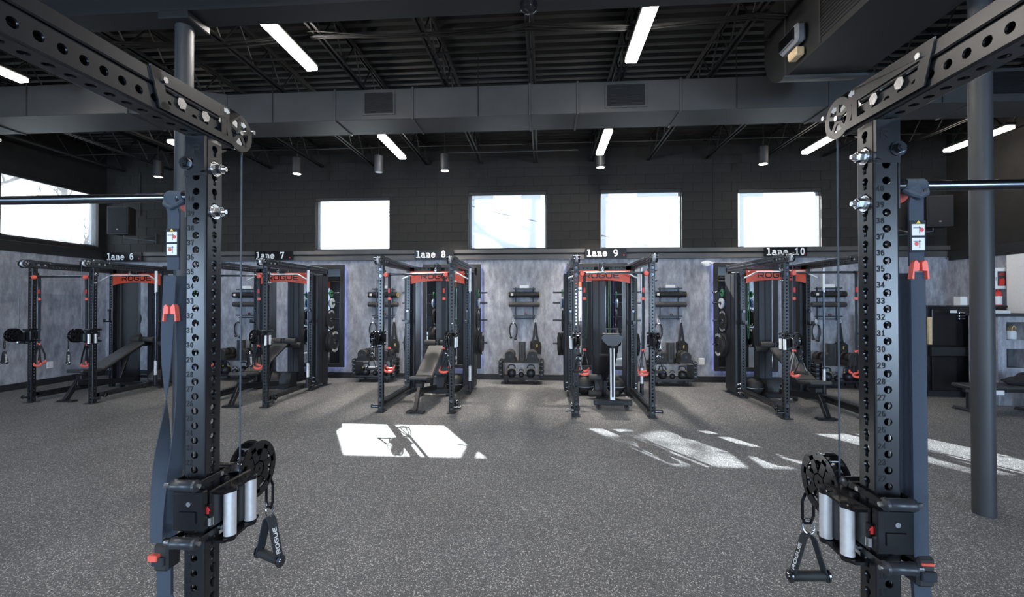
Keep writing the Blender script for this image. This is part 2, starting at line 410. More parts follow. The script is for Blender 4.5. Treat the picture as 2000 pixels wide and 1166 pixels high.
# back wall: covered lower part, painted block above
struct(MB().box(XL-.2, XR+.2, W, W+.2, 0, 2.66).build('wall_back', 'wallpaper'))
WIN = [(-5.14, -3.42, 2.87, 4.06), (-1.634, .088, 2.86, 4.13), (1.236, 2.97, 2.85, 4.13), (4.125, 5.815, 2.84, 4.09)]
mb = MB(); xs = XL-.2
for x0, x1, z0, z1 in WIN:
    mb.box(xs, x0, W+.006, W+.2, 2.66, DECK+.1); mb.box(x0, x1, W+.006, W+.2, 2.66, z0); mb.box(x0, x1, W+.006, W+.2, z1, DECK+.1); xs = x1
mb.box(xs, XR+.2, W+.006, W+.2, 2.66, DECK+.1)
wbu = struct(mb.build('wall_back_upper', 'block_black'))
BL, BH, JT = .40, .20, .007
cells = []
for ci in range(12):
    z0, z1 = 2.852+ci*BH, min(2.852+(ci+1)*BH, DECK)-JT
    x = XL+(0 if ci % 2 else -BL/2)
    while x < XR:
        a, b = max(x, XL), min(x+BL-JT, XR); segs = [(a, b, z0, z1)]
        for wx0, wx1, wz0, wz1 in WIN:
            nx = []
            for (p, q, r0, r1) in segs:
                if r1 <= wz0 or r0 >= wz1: nx.append((p, q, r0, r1)); continue
                if r0 < wz0-.02: nx.append((p, q, r0, wz0)) if not (q <= wx0 or p >= wx1) else nx.append((p, q, r0, r1)); continue
                if q <= wx0 or p >= wx1: nx.append((p, q, r0, r1)); continue
                if p < wx0: nx.append((p, wx0, r0, r1))
                if q > wx1: nx.append((wx1, q, r0, r1))
                if r1 > wz1+.02: nx.append((max(p, wx0), min(q, wx1), wz1, r1))
            segs = nx
        cells += [s_ for s_ in segs if s_[1]-s_[0] > .03]
        x += BL
def vis(c): return (0 if -6.6 < (c[0]+c[1])/2 < 6.2 and c[2] < 4.5 else 5)+c[2]*.1
cells.sort(key=vis); cache = {}; rest = MB()
for i, (a, b, z0, z1) in enumerate(cells):
    if i < 296:
        k = (round(b-a, 3), round(z1-z0, 3))
        if k not in cache: cache[k] = MB().box(-k[0]/2, k[0]/2, 0, .03, -k[1]/2, k[1]/2, .0025).mesh('block', 'block_black')
        put('block', cache[k], wbu, ((a+b)/2, W, (z0+z1)/2))
    else: rest.box(a, b, W, W+.03, z0, z1)
rest.build('far_blocks', 'block_black', wbu)['kind'] = 'stuff'
# ledge running round the room
struct(MB().box(XL, XR, W-.045, W+.02, 2.63, 2.742, .006).build('trim_1', 'trim_dark'))
struct(MB().prism([(W+.02, 2.742), (W-.03, 2.742), (W-.075, 2.77), (W-.075, 2.85), (W+.02, 2.85)], 'x', XL, XR).build('trim_2', 'trim_dark'))
struct(MB().box(XL, XR, W-.018, W+.01, 0, .125, .004).build('baseboard_back', 'baseboard'))
# left wall with one window
LW = (7.6, 9.43, 2.97, 4.21)
struct(MB().box(XL-.2, XL, YB, W, 0, 2.7).build('wall_left', 'wallpaper'))
mb = MB(); mb.box(XL-.2, XL, YB, LW[0], 2.7, DECK+.1); mb.box(XL-.2, XL, LW[1], W+.1, 2.7, DECK+.1)
mb.box(XL-.2, XL, LW[0], LW[1], 2.7, LW[2]); mb.box(XL-.2, XL, LW[0], LW[1], LW[3], DECK+.1)
struct(mb.build('wall_left_upper', 'block_black'))
struct(MB().box(XL, XL+.05, YB, W-.08, 2.68, 2.88, .006).build('trim_3', 'matt_black'))
struct(MB().box(XL, XL+.018, YB, W-.02, 0, .125, .004).build('baseboard_left', 'baseboard'))
# right wall
struct(MB().box(XR, XR+.2, YB, W, 0, 2.62).build('wall_right', 'wallpaper'))
struct(MB().box(XR, XR+.2, YB, W, 2.62, DECK+.1).build('wall_right_upper', 'block_black'))
struct(MB().box(XR-.05, XR, YB, W-.08, 2.545, 2.74, .006).build('trim_4', 'matt_black'))
struct(MB().box(XR-.018, XR, 8.5, W-.02, 0, .125, .004).build('baseboard_right', 'baseboard'))
dr = thing('door_1', '', ''); del dr['label'], dr['category']; struct(dr)
MB().box(XR-.05, XR+.01, 7.30, 8.42, 0, 2.535, .008).build('door_frame', 'white_paint', dr)
MB().box(XR-.065, XR-.02, 7.38, 8.34, .01, 2.46, .006).build('door_leaf', 'white_paint', dr)
for z0, z1 in ((.2, 1.15), (1.3, 2.32)): MB().box(XR-.075, XR-.05, 7.50, 8.22, z0, z1, .012).build('door_panel', 'white_paint', dr)
MB().cyl((XR-.06, 8.28, 1.05), (XR-.13, 8.28, 1.05), .012).box(XR-.135, XR-.115, 8.16, 8.29, 1.04, 1.06, .004).build('handle', 'zinc', dr)
# street wall behind the camera: low wall, posts, lintel, glazing
mb = MB(); xs = XL-.2
for a, b in FRONT_WIN: mb.box(xs, a, YB-.2, YB, 0, DECK+.1); xs = b
mb.box(xs, XR+.2, YB-.2, YB, 0, DECK+.1)
for a, b in FRONT_WIN: mb.box(a, b, YB-.2, YB, 0, .35); mb.box(a, b, YB-.2, YB, 2.75, DECK+.1)
struct(mb.build('wall_front', 'column_grey'))
nwin = 1
def window(x0, x1, z0, z1, y, axis='y', shade=True):
    global nwin
    wn = thing('window_%d' % nwin, '', ''); del wn['label'], wn['category']; struct(wn); nwin += 1
    def Q(a, b, c, e, f):
        if axis == 'y': return MB().add([(a, c, e), (b, c, e), (b, c, f), (a, c, f)], [(0, 1, 2, 3)])
        return MB().add([(XL-c, a, e), (XL-c, b, e), (XL-c, b, f), (XL-c, a, f)], [(0, 1, 2, 3)])
    def B(a, b, c, d, e, f, ch=0):
        m = MB()
        return m.box(a, b, c, d, e, f, ch) if axis == 'y' else m.box(XL-(c-y), XL-(d-y), a, b, e, f, ch)
    t = .05
    m = MB()
    for q in ((x0, x0+t, z0, z1), (x1-t, x1, z0, z1), (x0+t, x1-t, z0, z0+t), (x0+t, x1-t, z1-t, z1)):
        b_ = B(q[0], q[1], y+.12, y+.17, q[2], q[3]); m.add(b_.v, b_.f)
    m.build('window_frame', 'grey_plastic', wn)
    Q(x0+t, x1-t, y+.145, z0+t, z1-t).build('pane', 'glass', wn)
    B(x0, x1, y-.01, y+.12, z0-.012, z0, 0).build('sill', 'trim_dark', wn)
    if shade:
        B(x0+.005, x1-.005, y+.0, y+.06, z1-.075, z1-.002, .006).build('shade_cassette', 'matt_black', wn)
        Q(x0+.045, x1-.03, y+.031, z0+.02, z1-.07).build('roller_shade', 'shade_mesh', wn)
        B(x0+.045, x1-.03, y+.02, y+.042, z0+.006, z0+.024, .004).build('shade_hem_bar', 'beam_grey', wn)
    return wn
for q in WIN: window(*q, W)
window(LW[0], LW[1], LW[2], LW[3], 0, axis='x')
for a, b in FRONT_WIN:
    wn = thing('window_%d' % nwin, '', ''); del wn['label'], wn['category']; struct(wn); nwin += 1
    m = MB()
    for k in range(4):
        xx = a+(b-a)*k/3; m.box(xx-.03, xx+.03, YB-.12, YB-.06, .35, 2.75)
    m.box(a, b, YB-.12, YB-.06, .35, .41).box(a, b, YB-.12, YB-.06, 2.69, 2.75).build('window_frame', 'matt_black', wn)
    for k in range(3): MB().add([(a+(b-a)*k/3+.03, YB-.09, .41), (a+(b-a)*(k+1)/3-.03, YB-.09, .41), (a+(b-a)*(k+1)/3-.03, YB-.09, 2.69), (a+(b-a)*k/3+.03, YB-.09, 2.69)], [(0, 1, 2, 3)]).build('pane', 'glass', wn)
# girder, columns, joists
struct(MB().box(XL, XR, 3.68, 3.92, 4.29, 4.32).box(XL, XR, 3.79, 3.81, 4.3, 5.1).box(XL, XR, 3.68, 3.92, 5.08, 5.11).build('girder', 'beam_grey'))
def column(x, y, lab):
    t = thing('column', lab, 'column', (x, y, 0), 0, 'steel columns carrying the girder')
    MB().cyl((0, 0, 0), (0, 0, 4.22), .072, 40).build('shaft', 'column_grey', t)
    MB().box(-.14, .14, -.14, .14, 4.22, 4.29, .01).build('cap_plate', 'beam_grey', t)
column(-3.277, 3.80, 'round grey steel column behind the left foreground rack upright')
column(3.528, 3.80, 'round grey steel column standing at the right beside the hanging strap')
jm = {}
for key, (ya, yb) in {'far': (3.93, W-.01), 'near': (YB+.02, 3.67)}.items():
    ch = MB()
    for dx in (-.045, .020): ch.box(dx, dx+.028, ya+.35, yb-.02, 4.735, 4.742).box(dx if dx > 0 else dx+.022, (dx if dx > 0 else dx+.022)+.006, ya+.35, yb-.02, 4.735, 4.775)
    tp = MB().box(-.045, -.017, ya, yb, 5.155, 5.165).box(.017, .045, ya, yb, 5.155, 5.165).box(-.023, -.017, ya, yb, 5.12, 5.16).box(.017, .023, ya, yb, 5.12, 5.16)
    wb = MB(); n = max(2, int((yb-ya-.4)/.55)); st = (yb-ya-.4)/n; yy = ya+.37
    for i in range(n):
        wb.cyl((0, yy, 4.75), (0, yy+st/2, 5.15), .011, 6).cyl((0, yy+st/2, 5.15), (0, yy+st, 4.75), .011, 6); yy += st
    jm[key] = (ch.mesh('bottom_chord', 'beam_grey'), tp.mesh('top_chord', 'beam_grey'), wb.mesh('web', 'beam_grey'))
k = 0; x = -9.75
while x < XR:
    for key in ('far', 'near'):
        if 2.62 < x < 3.58 and key == 'near': continue
        j = thing('roof_joist', '', '', (x, 0, 0)); del j['label'], j['category']; struct(j)
        for nm, me in zip(('bottom_chord', 'top_chord', 'web'), jm[key]): put(nm, me, j)
    x += 1.2
for xx, yy in ((-7, 5.4), (0, 5.3), (5.5, 5.2), (-5.5, 7.6), (2.4, 7.9)):
    pass
for yy in (5.35, 8.55): struct(MB().box(XL, XR, yy-.012, yy+.012, 4.776, 4.79).build('joist_bridging', 'beam_grey'))

# ------------------------------------------------------------------ exterior
struct(MB().box(-60, 60, W+.4, 70, -.3, -.2).build('ground_outside', 'asphalt'))
struct(MB().box(-40, XL-.5, -20, W+.4, -.3, -.2).build('ground_side', 'asphalt'))
struct(MB().box(-60, 60, -40, YB-.5, -.3, -.2).build('street', 'asphalt'))
b = thing('building', 'pale rendered building with windows seen through the back window shades', 'building', (0, 0, 0))
MB().box(-3.5, 9.9, 20.5, 27, -.2, 8.2).build('wall', 'render_wall', b)
MB().box(-3.6, 10.1, 20.4, 27.1, 8.2, 8.45).build('parapet', 'trim_dark', b)
for x0 in (-2.3, -.1, 3.0, 6.9):
    wf = MB().box(x0, x0+1.3, 20.4, 20.55, 5.1, 6.7, .02).build('window', 'white_paint', b)
    MB().box(x0+.08, x0+1.22, 20.38, 20.42, 5.18, 6.62).build('pane', 'mirror', wf)
def tree(x, y, h, lab, seed, spread=1.0):
    rnd = random.Random(seed); t = thing('bare_tree', lab, 'tree', (x, y, -.2), 0, 'leafless trees outside the windows')
    tr = MB(); br = MB()
    tr.tube([(0, 0, 0), (.1, 0, h*.3), (0, .1, h*.55), (.1, .1, h*.8)], [.2, .17, .12, .06], 8)
    def grow(p, d, L, r, n):
        q = p+d*L*.5+Vector((rnd.uniform(-.1, .1), rnd.uniform(-.1, .1), 0))*L; e = p+d*L
        br.tube([p, q, e], [r, r*.8, r*.55], 5)
        if n:
            for _ in range(3):
                nd = (d+Vector((rnd.uniform(-.8, .8), rnd.uniform(-.8, .8), rnd.uniform(-.2, .6)))).normalized()
                grow(p+(e-p)*rnd.uniform(.5, 1), nd, L*.66, r*.55, n-1)
    for i in range(9):
        a = rnd.uniform(0, 6.28); z = h*rnd.uniform(.3, .8)
        grow(Vector((.05, .05, z)), Vector((math.cos(a)*spread, math.sin(a)*spread, rnd.uniform(.4, 1))).normalized(), h*.15*spread, .06, 3)
    tr.build('trunk', 'bark', t); br.build('branches', 'bark', t)
tree(-15.2, 10.6, 8.5, 'bare tree with forked trunk outside the left side window', 3)
tree(-19.5, 16.5, 9.5, 'taller bare tree further off outside the left side window', 5)
tree(-4.0, 16.0, 12.0, 'bare tree left of the pale building behind the back windows', 8, 1.25)
tag(MB().tube([(-6.0, 15.0, 6.0), (-1.5, 15.0, 4.75), (3.5, 15.0, 3.6)], .022, 6).build('utility_wire', 'matt_black'), 'dark overhead wire crossing outside the second back window', 'wire')

# ------------------------------------------------------------------ ducts
d = thing('air_duct', 'long rectangular grey air duct crossing the room below the ceiling', 'duct')
DY0, DY1, DZ0, DZ1 = 6.1, 6.65, 4.3, 4.73
cuts = [-4.6, -2.97, -1.84, -.18, .48, 1.87, 3.8, 5.6, XR-.02]
for a, b_ in zip(cuts[:-1], cuts[1:]):
    MB().box(a+.002, b_-.002, DY0, DY1, DZ0, DZ1, .006).build('duct_section', 'duct', d)
    if b_ < 8: MB().box(b_-.014, b_+.014, DY0-.016, DY1+.016, DZ0-.016, DZ1+.016, .003).build('seam_flange', 'duct', d)
MB().prism([(-5.7, 5.65), (-4.6, 6.1), (-4.6, 6.65), (-5.7, 6.25)], 'z', DZ0, DZ1).build('offset_piece', 'duct', d)
for a, b_ in ((-8.0, -5.7), (XL+.02, -8.0)):
    MB().box(a+.002, b_-.002, 5.65, 6.25, DZ0, DZ1, .006).build('duct_section', 'duct', d)
    MB().box(b_-.014, b_+.014, 5.634, 6.266, DZ0-.016, DZ1+.016, .003).build('seam_flange', 'duct', d)
for xx in (-3.9, -.9, 2.6, 5.2, -7.2):
    MB().cyl((xx, DY0-.01 if xx > -5 else 5.64, DZ0), (xx, DY0-.01 if xx > -5 else 5.64, 5.2), .006, 6).build('hanger_rod', 'beam_grey', d)
for x0, x1 in ((-2.53, -2.12), (.88, 1.39), (5.75, 6.25)):
    g = MB().box(x0-.03, x1+.03, DY0-.012, DY0, 4.36, 4.70, .003).build('grille_frame', 'duct', d)
    MB().box(x0, x1, DY0-.014, DY0-.011, 4.385, 4.675).build('grille_opening', 'engraved', g)
    m = MB()
    for i in range(15):
        z = 4.39+i*.0195; m.add([(x0, DY0-.026, z), (x1, DY0-.026, z), (x1, DY0-.012, z+.012), (x0, DY0-.012, z+.012)], [(0, 1, 2, 3)])
    m.build('louvres', 'duct', g)
p = thing('plenum_duct', 'big dark rounded duct descending at the upper right of the ceiling', 'duct')
PR = [(-2.5, 4.2)]+[(5.1+.45*math.sin(R(a)), 4.65-.45*math.cos(R(a))) for a in range(0, 91, 10)]+[(5.55, 5.19), (-2.5, 5.19)]
MB().prism(PR, 'x', 2.70, 3.50).build('shell', 'beam_grey', p)
MB().box(2.66, 3.54, 5.03, 5.07, 4.17, 4.2, .003).build('bottom_flange', 'duct', p)
m = MB()
for i in range(26): m.box(2.692, 2.70, -.9, 4.45, 4.27+i*.034, 4.287+i*.034)
m.build('ribbed_liner', 'beam_grey', p)
for yy in (4.45, 5.06): MB().box(2.688, 2.70, yy, yy+.02, 4.22, 5.15).build('seam_strip', 'duct', p)
e = thing('emergency_light', 'clear plastic boxed emergency light fixed to the big ceiling duct', 'light', (2.69, 4.83, 4.47))
MB().box(-.11, 0, -.17, .17, -.10, .10, .03).build('housing', 'grey_plastic', e)
MB().box(-.125, -.10, -.14, .14, -.075, .06, .01).build('lens', 'dark_chrome', e)
tag(MB().box(2.60, 2.69, 4.70, 4.86, 4.245, 4.335, .012).build('sensor_box', 'ivory'), 'small tan sensor box on the big duct below the emergency light', 'sensor')
tag(MB().lathe([(.001, 4.205), (.04, 4.21), (.068, 4.23), (.075, 4.26), (.075, 4.288), (.001, 4.289)], (-.12, 3.8, 0)).build('smoke_detector', 'gloss_black'), 'black dome detector under the ceiling girder', 'detector')
for i, (yy, z, amp, r) in enumerate([(4.78, 4.722, .05, .011), (4.82, 4.725, .07, .009), (4.86, 4.72, .03, .009), (4.74, 4.725, .09, .006)]):
    pts = []
    xx = -6.0
    while xx < 2.65:
        ph = ((xx+9.75) % 2.4)/2.4; pts.append((xx, yy+.02*math.sin(xx*1.7+i), z-amp*math.sin(math.pi*ph))); xx += .15
    tag(MB().tube(pts, r, 6).build('ceiling_cable', 'beam_grey'), 'dark cable sagging along the joists below the ceiling deck', 'cable', 'cables strung along the joists')

tag(MB().tube([(-1.9, 8.75, 4.71), (-.6, 8.75, 4.71), (.7, 8.75, 4.71)], .016, 8).build('conduit', 'beam_grey'), 'straight grey conduit run below the joists near the back wall', 'conduit')
# ------------------------------------------------------------------ lamps
lamp0 = None; dim_m = []
lamps = [(-2.75, 3.93, 'long lit strip lamp before the duct, left of the ceiling'), (1.02, 4.02, 'long lit strip lamp at the top right of centre'),
 (-6.52, 3.95, 'lit strip lamp at the far left edge above the left beam'), (-2.70, 7.18, 'lit strip lamp behind the duct, left of centre'),
 (1.07, 7.22, 'lit strip lamp behind the duct above the lane nine rack'), (4.88, 7.42, 'lit strip lamp partly behind the right foreground pulley'),
 (7.43, 7.50, 'lit strip lamp crossing behind the right column'), (-6.43, 7.15, 'lit strip lamp mostly hidden behind the left foreground beam'),
 (-2.75, .7, None), (1.02, .7, None), (-2.75, -2.6, None), (1.02, -2.6, None)]
for x, y0, lab in lamps:
    lab = lab or 'lit strip lamp in the ceiling rows behind the viewpoint'
    if lamp0 is None:
        lamp0 = thing('strip_lamp', lab, 'lamp', (x, y0, 4.5), 0, 'ceiling strip lamps')
        MB().box(-.075, .075, 0, 1.15, .012, .06, .008).build('housing', 'beam_grey', lamp0)
        MB().box(-.066, .066, .01, 1.14, -.040, .012, .012).build('diffuser', 'lamp_warm', lamp0)
        for yy in (.12, 1.03): MB().cyl((0, yy, .06), (0, yy, .69), .003, 5).build('hanging_wire', 'beam_grey', lamp0)
    else:
        lc = clone(lamp0, lab, (x, y0, 4.5))
        if abs(x) > 4.5:       # outer rows given weaker emission, imitating lens falloff towards the sides
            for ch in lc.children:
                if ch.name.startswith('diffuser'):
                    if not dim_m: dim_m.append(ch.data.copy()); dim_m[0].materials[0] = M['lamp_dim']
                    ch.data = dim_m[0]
def spot(x, lit, lab, en=280):
    t = thing('spot_lamp', lab, 'lamp', (x, 8.7, 4.33), 0, 'cylinder spot lamps along the back wall')
    MB().lathe([(.070, .02), (.085, 0), (.088, .005), (.088, .33), (.08, .34), (.001, .34)], (0, 0, 0), 'z', 24).build('can', 'matt_black' if lit else 'column_grey', t)
    MB().cyl((0, 0, .34), (0, 0, .86), .012, 8).build('stem', 'beam_grey', t)
    MB().cyl((0, 0, .004), (0, 0, .02), .069, 20).build('lens', 'spot_warm' if lit else 'white_paint', t)
    if lit:
        l = bpy.data.lights.new('spot_beam', 'SPOT'); l.energy = en; l.spot_size = R(75); l.spot_blend = .6; l.color = (1, .90, .78); l.shadow_soft_size = .06
        o = bpy.data.objects.new('spot_beam', l); C.objects.link(o); o.parent = t; o.location = (0, 0, -.02)
for x, n, en in ((-8.07, 6, 35), (-5.04, 7, 150), (-1.96, 8, 300), (1.13, 9, 300), (4.2, 10, 140)): spot(x, True, 'lit black cylinder spot lamp above the lane %s rack' % WORD[n], en)  # outer beams weakened as well, to darken the sides of the room
spot(-3.32, False, 'unlit grey cylinder spot lamp next to the strip lamp')

# ================================================================== cable racks
HW = .555                      # half distance between uprights
RY, BY = 1.40, 1.95            # rear uprights, back posts
LANES = {6: (-8.10, 6.90), 7: (-5.03, 6.85), 8: (-1.945, 6.68), 9: (1.05, 6.63), 10: (4.09, 6.70)}
bolt_m = None
def bolts():
    b = MB().cyl((0, 0, 0), (0, .004, 0), .026, 20).cyl((0, .004, 0), (0, .008, 0), .021, 20)
    b.cyl((0, .008, 0), (0, .028, 0), .0175, 6).cyl((0, .028, 0), (0, .031, 0), .0155, 6, .012).cyl((0, .03, 0), (0, .043, 0), .010, 10, .008)
    z = b.mesh('hex_nut', 'zinc')
    d = MB().cyl((0, 0, 0), (0, .005, 0), .024, 18).cyl((0, .005, 0), (0, .018, 0), .017, 6, .015).cyl((0, .018, 0), (0, .022, 0), .009, 8).mesh('hex_bolt', 'dark_chrome')
    return z, d
NUT, BOLT = bolts()
def spoked(mb, o, axis, r, h, n=6, hub=.2, rim=.16, wsp=.12):
    mb.ring(o, axis, r*(1-rim), r, h, 32); mb.ring(o, axis, r*.06, r*hub, h, 16)
    for i in range(n):
        a = 2*math.pi*i/n+.3; c, s = math.cos(a), math.sin(a)
        r0, r1, w2 = r*hub*.8, r*(1-rim*.5), r*wsp*.5
        q = [(r0*c-w2*s, r0*s+w2*c), (r0*c+w2*s, r0*s-w2*c), (r1*c+w2*s, r1*s-w2*c), (r1*c-w2*s, r1*s+w2*c)]
        if axis == 'x': mb.prism([(o[1]+u, o[2]+v) for u, v in q], 'x', o[0]-h/2, o[0]+h/2)
        else: mb.prism([(o[0]+u, o[2]+v) for u, v in q], 'y', o[1]-h/2, o[1]+h/2)
    return mb
def make_rack(label, loc):
    t = thing('cable_rack', label, 'rack', loc, 0, 'black cable training racks')
    up_m = perf_tube('z', .038, .008, 2.273, HOLES, .0508).mesh('upright', 'steel_black')
    num = MB(); place = plane_place((0, .0382, 0), (-1, 0, 0), (0, 0, 1), (0, 1, 0))
    for n in range(1, 41):
        z = 2.055-(40-n)*.0508
        text(num, str(n), place, .0165, .0100, .0132, .0032, 0, .0008, -.031, z-.008)
    num_m = num.mesh('hole_numbers', 'engraved')
    foot_m = MB().box(-.065, .065, -.075, .075, 0, .009, .002).mesh('foot_plate', 'steel_black')
    for s in (-1, 1):
        x = s*HW
        u = put('upright', up_m, t, (x, 0, 0)); put('hole_numbers', num_m, u)['kind'] = 'stuff'
        put('foot_plate', foot_m, t, (x, 0, 0))
        put('upright', up_m, t, (x, RY, 0)); put('foot_plate', foot_m, t, (x, RY, 0))
        for z in (2.168, 2.016): put('hex_nut', NUT, t, (x+s*.038, 0, z), (0, 0, -s*R(90)))
        for z in (2.205, 2.105, .19, .07): put('hex_bolt', BOLT, t, (x, -.038, z), (0, 0, R(180)))
        # inner backing plate and bolt tails of the pull-up bar
        MB().box(x-s*.045, x-s*.038, -.035, .035, 1.99, 2.20, .002).build('bar_flange', 'steel_black', t)
        # rear post with pegs, weight tower
        MB().box(x-.038, x+.038, BY-.038, BY+.038, 0.008, 2.29, .006).build('back_post', 'steel_black', t)
        MB().box(x-.09, x+.09, BY-.09, BY+.09, 0, .009, .002).build('foot_plate', 'steel_black', t)
        for z in (1.885, 1.685, 1.346, .898):
            MB().cyl((x+s*.038, BY, z), (x+s*.30, BY, z), .0165, 14).cyl((x+s*.038, BY, z), (x+s*.045, BY, z), .035, 14).build('plate_peg', 'dark_chrome', t)
        tw = MB().prism([(x-.09, 1.46), (x+.09, 1.46), (x+.105, 1.48), (x+.105, 1.86), (x+.09, 1.88), (x-.09, 1.88), (x-.105, 1.86), (x-.105, 1.48)], 'z', .09, 2.22).build('weight_tower', 'tower_slate', t)
        MB().box(x-.05, x+.05, 1.452, 1.46, .2, 2.1, .002).build('front_slot', 'matt_black', tw)
        MB().box(x+s*.105, x+s*.110, 1.62, 1.63, .1, 2.2).build('panel_joint', 'matt_black', tw)
        # side beam on top, cable cover, base rail
        bh = [-.06+.0508*k for k in range(40)]
        put('top_beam', perf_tube('y', .038, -.10, BY+.038, bh, .0508, False).mesh('top_beam', 'steel_black'), t, (x, 0, 2.311))
        MB().box(x-.0425, x+.0425, -.02, BY+.03, 2.351, 2.395, .004).build('cable_cover', 'steel_black', t)
        put('base_rail', perf_tube('y', .038, .04, BY-.04, [.12+.0762*k for k in range(23)], .0762, False).mesh('base_rail', 'steel_black'), t, (x, 0, .13))
        MB().box(x-s*.06, x-s*.044, .04, RY-.05, .07, .11, .003).build('rail_guard', 'steel_black', t)
        for yy in (.16, RY+.12):
            bp = spoked(MB(), (x+s*.055, yy, .12), 'x', .05, .02, 5, .3).build('base_pulley', 'dark_chrome', t)
            MB().cyl((x+s*.04, yy, .12), (x+s*.072, yy, .12), .009, 8).build('axle', 'zinc', bp)
        MB().cyl((x+s*.038, -.02, .09), (x+s*.13, -.02, .09), .022, 14).cyl((x+s*.13, -.02, .09), (x+s*.145, -.02, .09), .030, 8).build('band_peg', 'dark_chrome', t)
        # pulley head on the front end of the beam
        h = MB()
        for xx in (x-.048, x+.043):
            h.prism([(.27, 2.40), (.235, 2.40), (.20, 2.29), (.235, 2.285)], 'x', xx, xx+.005)
            h.prism([(.27, 2.40), (.26, 2.362), (-.07, 2.362), (-.07, 2.415), (-.12, 2.412)][:3]+[(-.06, 2.362), (-.06, 2.412), (-.12, 2.412)], 'x', xx, xx+.005)
            h.prism([(.235, 2.285), (.23, 2.308), (-.06, 2.308), (-.08, 2.285)], 'x', xx, xx+.005)
            h.prism([(-.02, 2.30), (-.045, 2.30), (-.045, 2.37), (-.02, 2.37)], 'x', xx, xx+.005)
            o = (xx+.0025, -.115, 2.342); spoked(h, o, 'x', .070, .005, 5, .28, .34, .2)
        h = h.build('pulley_head', 'steel_black', t)
        MB().lathe([(.012, -.016), (.060, -.016), (.050, 0), (.060, .016), (.012, .016)], (x, -.115, 2.342), 'x', 28).build('pulley_wheel', 'brushed_silver', h)
        MB().cyl((x-.056, -.115, 2.342), (x+.056, -.115, 2.342), .009, 12).build('axle', 'zinc', h)
        MB().cyl((x-.054, -.19, 2.372), (x+.054, -.19, 2.372), .008, 12).build('bolt', 'zinc', h)
        MB().cyl((x-.054, .222, 2.374), (x+.054, .222, 2.374), .009, 12).build('bolt', 'zinc', h)
        for yy in (.05, .15): MB().cyl((x-.044, yy, 2.335), (x+.047, yy, 2.335), .019, 6).build('spacer_bolt', 'zinc', h)
        MB().cyl((x-.03, -.01, 2.325), (x+.03, -.01, 2.325), .035, 20).build('inner_roller', 'chrome', h)
        for ya, za in ((-.06, 2.395), (-.15, 2.378)):
            MB().prism([(ya, za), (ya+.018, za-.012), (ya+.018, za-.007), (ya+.03, za-.007), (ya+.03, za+.007), (ya+.018, za+.007), (ya+.018, za+.012)], 'x', x+s*.049, x+s*.0496).build('arrow_decal', 'white_print', h)
        # gusset with the letter R on the back of each front upright
        g = MB().prism([(x+.038, 2.273), (x-.038, 2.273), (x-.038, 2.20), (x-.038, 2.135), (x+.038, 2.135)], 'y', .038, .044).build('gusset', 'steel_black', t)
        g2 = MB().prism([(x-s*.030, 2.27), (x+s*.038, 2.27), (x+s*.038, 2.150), (x+s*.022, 2.146), (x-s*.012, 2.205), (x-s*.030, 2.22)], 'y', .044, .050).build('gusset_flange', 'steel_black', g)
        m = MB(); text(m, 'R', plane_place((x, .0502, 0), (-1, 0, 0), (0, 0, 1), (0, 1, 0)), .026, .022, .03, .006, 0, .001, -.011-s*.012, 2.212); m.build('letter', 'engraved', g)
        put('hex_bolt', BOLT, t, (x-s*.030, .044, 2.178))
        # carriage riding on the upright
        c = MB()
        for sx in (-1, 1):
            for z in (-.105, .085): c.box(sx*.046, sx*.052, -.10, .080, z, z+.022, .002)
        c.box(-.052, .052, .064, .070, .085, .107, .001).box(-.055, .055, .042, .066, -.068, .068, .004).box(-.03, .03, .066, .070, -.04, .0, .001)
        c.box(-.052, .052, -.066, -.05, -.105, -.083).box(-.052, .052, -.066, -.05, .085, .107).box(-.05, .05, -.07, -.045, -.075, .075, .004)
        c.box(s*.052, s*.062, -.06, .04, -.07, .06, .003)
        c = c.build('carriage', 'gloss_black', t, (x, 0, .985))
        for z in (-.096, .096):
            MB().lathe([(.010, -.045), (.019, -.044), (.0205, -.036), (.0185, -.033), (.0185, .033), (.0205, .036), (.019, .044), (.010, .045)], (s*.006, .086, z), 'x', 20).build('guide_roller', 'guide', c)
            MB().lathe([(.010, -.056), (.018, -.054), (.018, .054), (.010, .056)], (0, -.085, z), 'x', 16).build('guide_roller', 'dark_chrome', c)
            MB().cyl((-.060, .086, z), (.064, .086, z), .0075, 10).build('roller_bolt', 'zinc', c)
            MB().cyl((s*.050, -.02, z+.002), (s*.058, -.02, z+.002), .008, 8).build('side_screw', 'zinc', c)
        for z in (-.02, .025): MB().cyl((-.004, .064, z), (-.004, .069, z), .008, 12).build('screw', 'zinc', c)
        ar = MB()
        for z in (-.135, .035):
            ar.prism([(s*.045, .01), (s*.085, .01), (s*.100, -.02), (s*.088, -.18), (s*.05, -.19), (s*.035, -.09)], 'z', z, z+.010)
        ar.box(s*.04, s*.07, -.15, -.05, -.12, .035, .006).box(-.03, s*.05, -.20, -.07, -.09, .05, .01).build('swivel_arm', 'gloss_black', c)
        for yy in (-.03, -.140):
            hr = MB().cyl((s*.080, yy, -.122), (s*.080, yy, .033), .0205, 24).build('handle_roller', 'brushed_silver', c)
            # rounded caps stay with the carriage
            MB().lathe([(.001, -.142), (.020, -.140), (.0225, -.132), (.0225, -.122)], (s*.080, yy, 0), 'z', 20).build('roller_cap', 'gloss_black', c)
            MB().lathe([(.0225, .033), (.0225, .045), (.018, .049), (.001, .049)], (s*.080, yy, 0), 'z', 20).build('roller_cap', 'gloss_black', c)
        MB().box(s*.056, s*.066, .030, .048, -.025, .018, .003).build('release_latch', 'gloss_black', c)
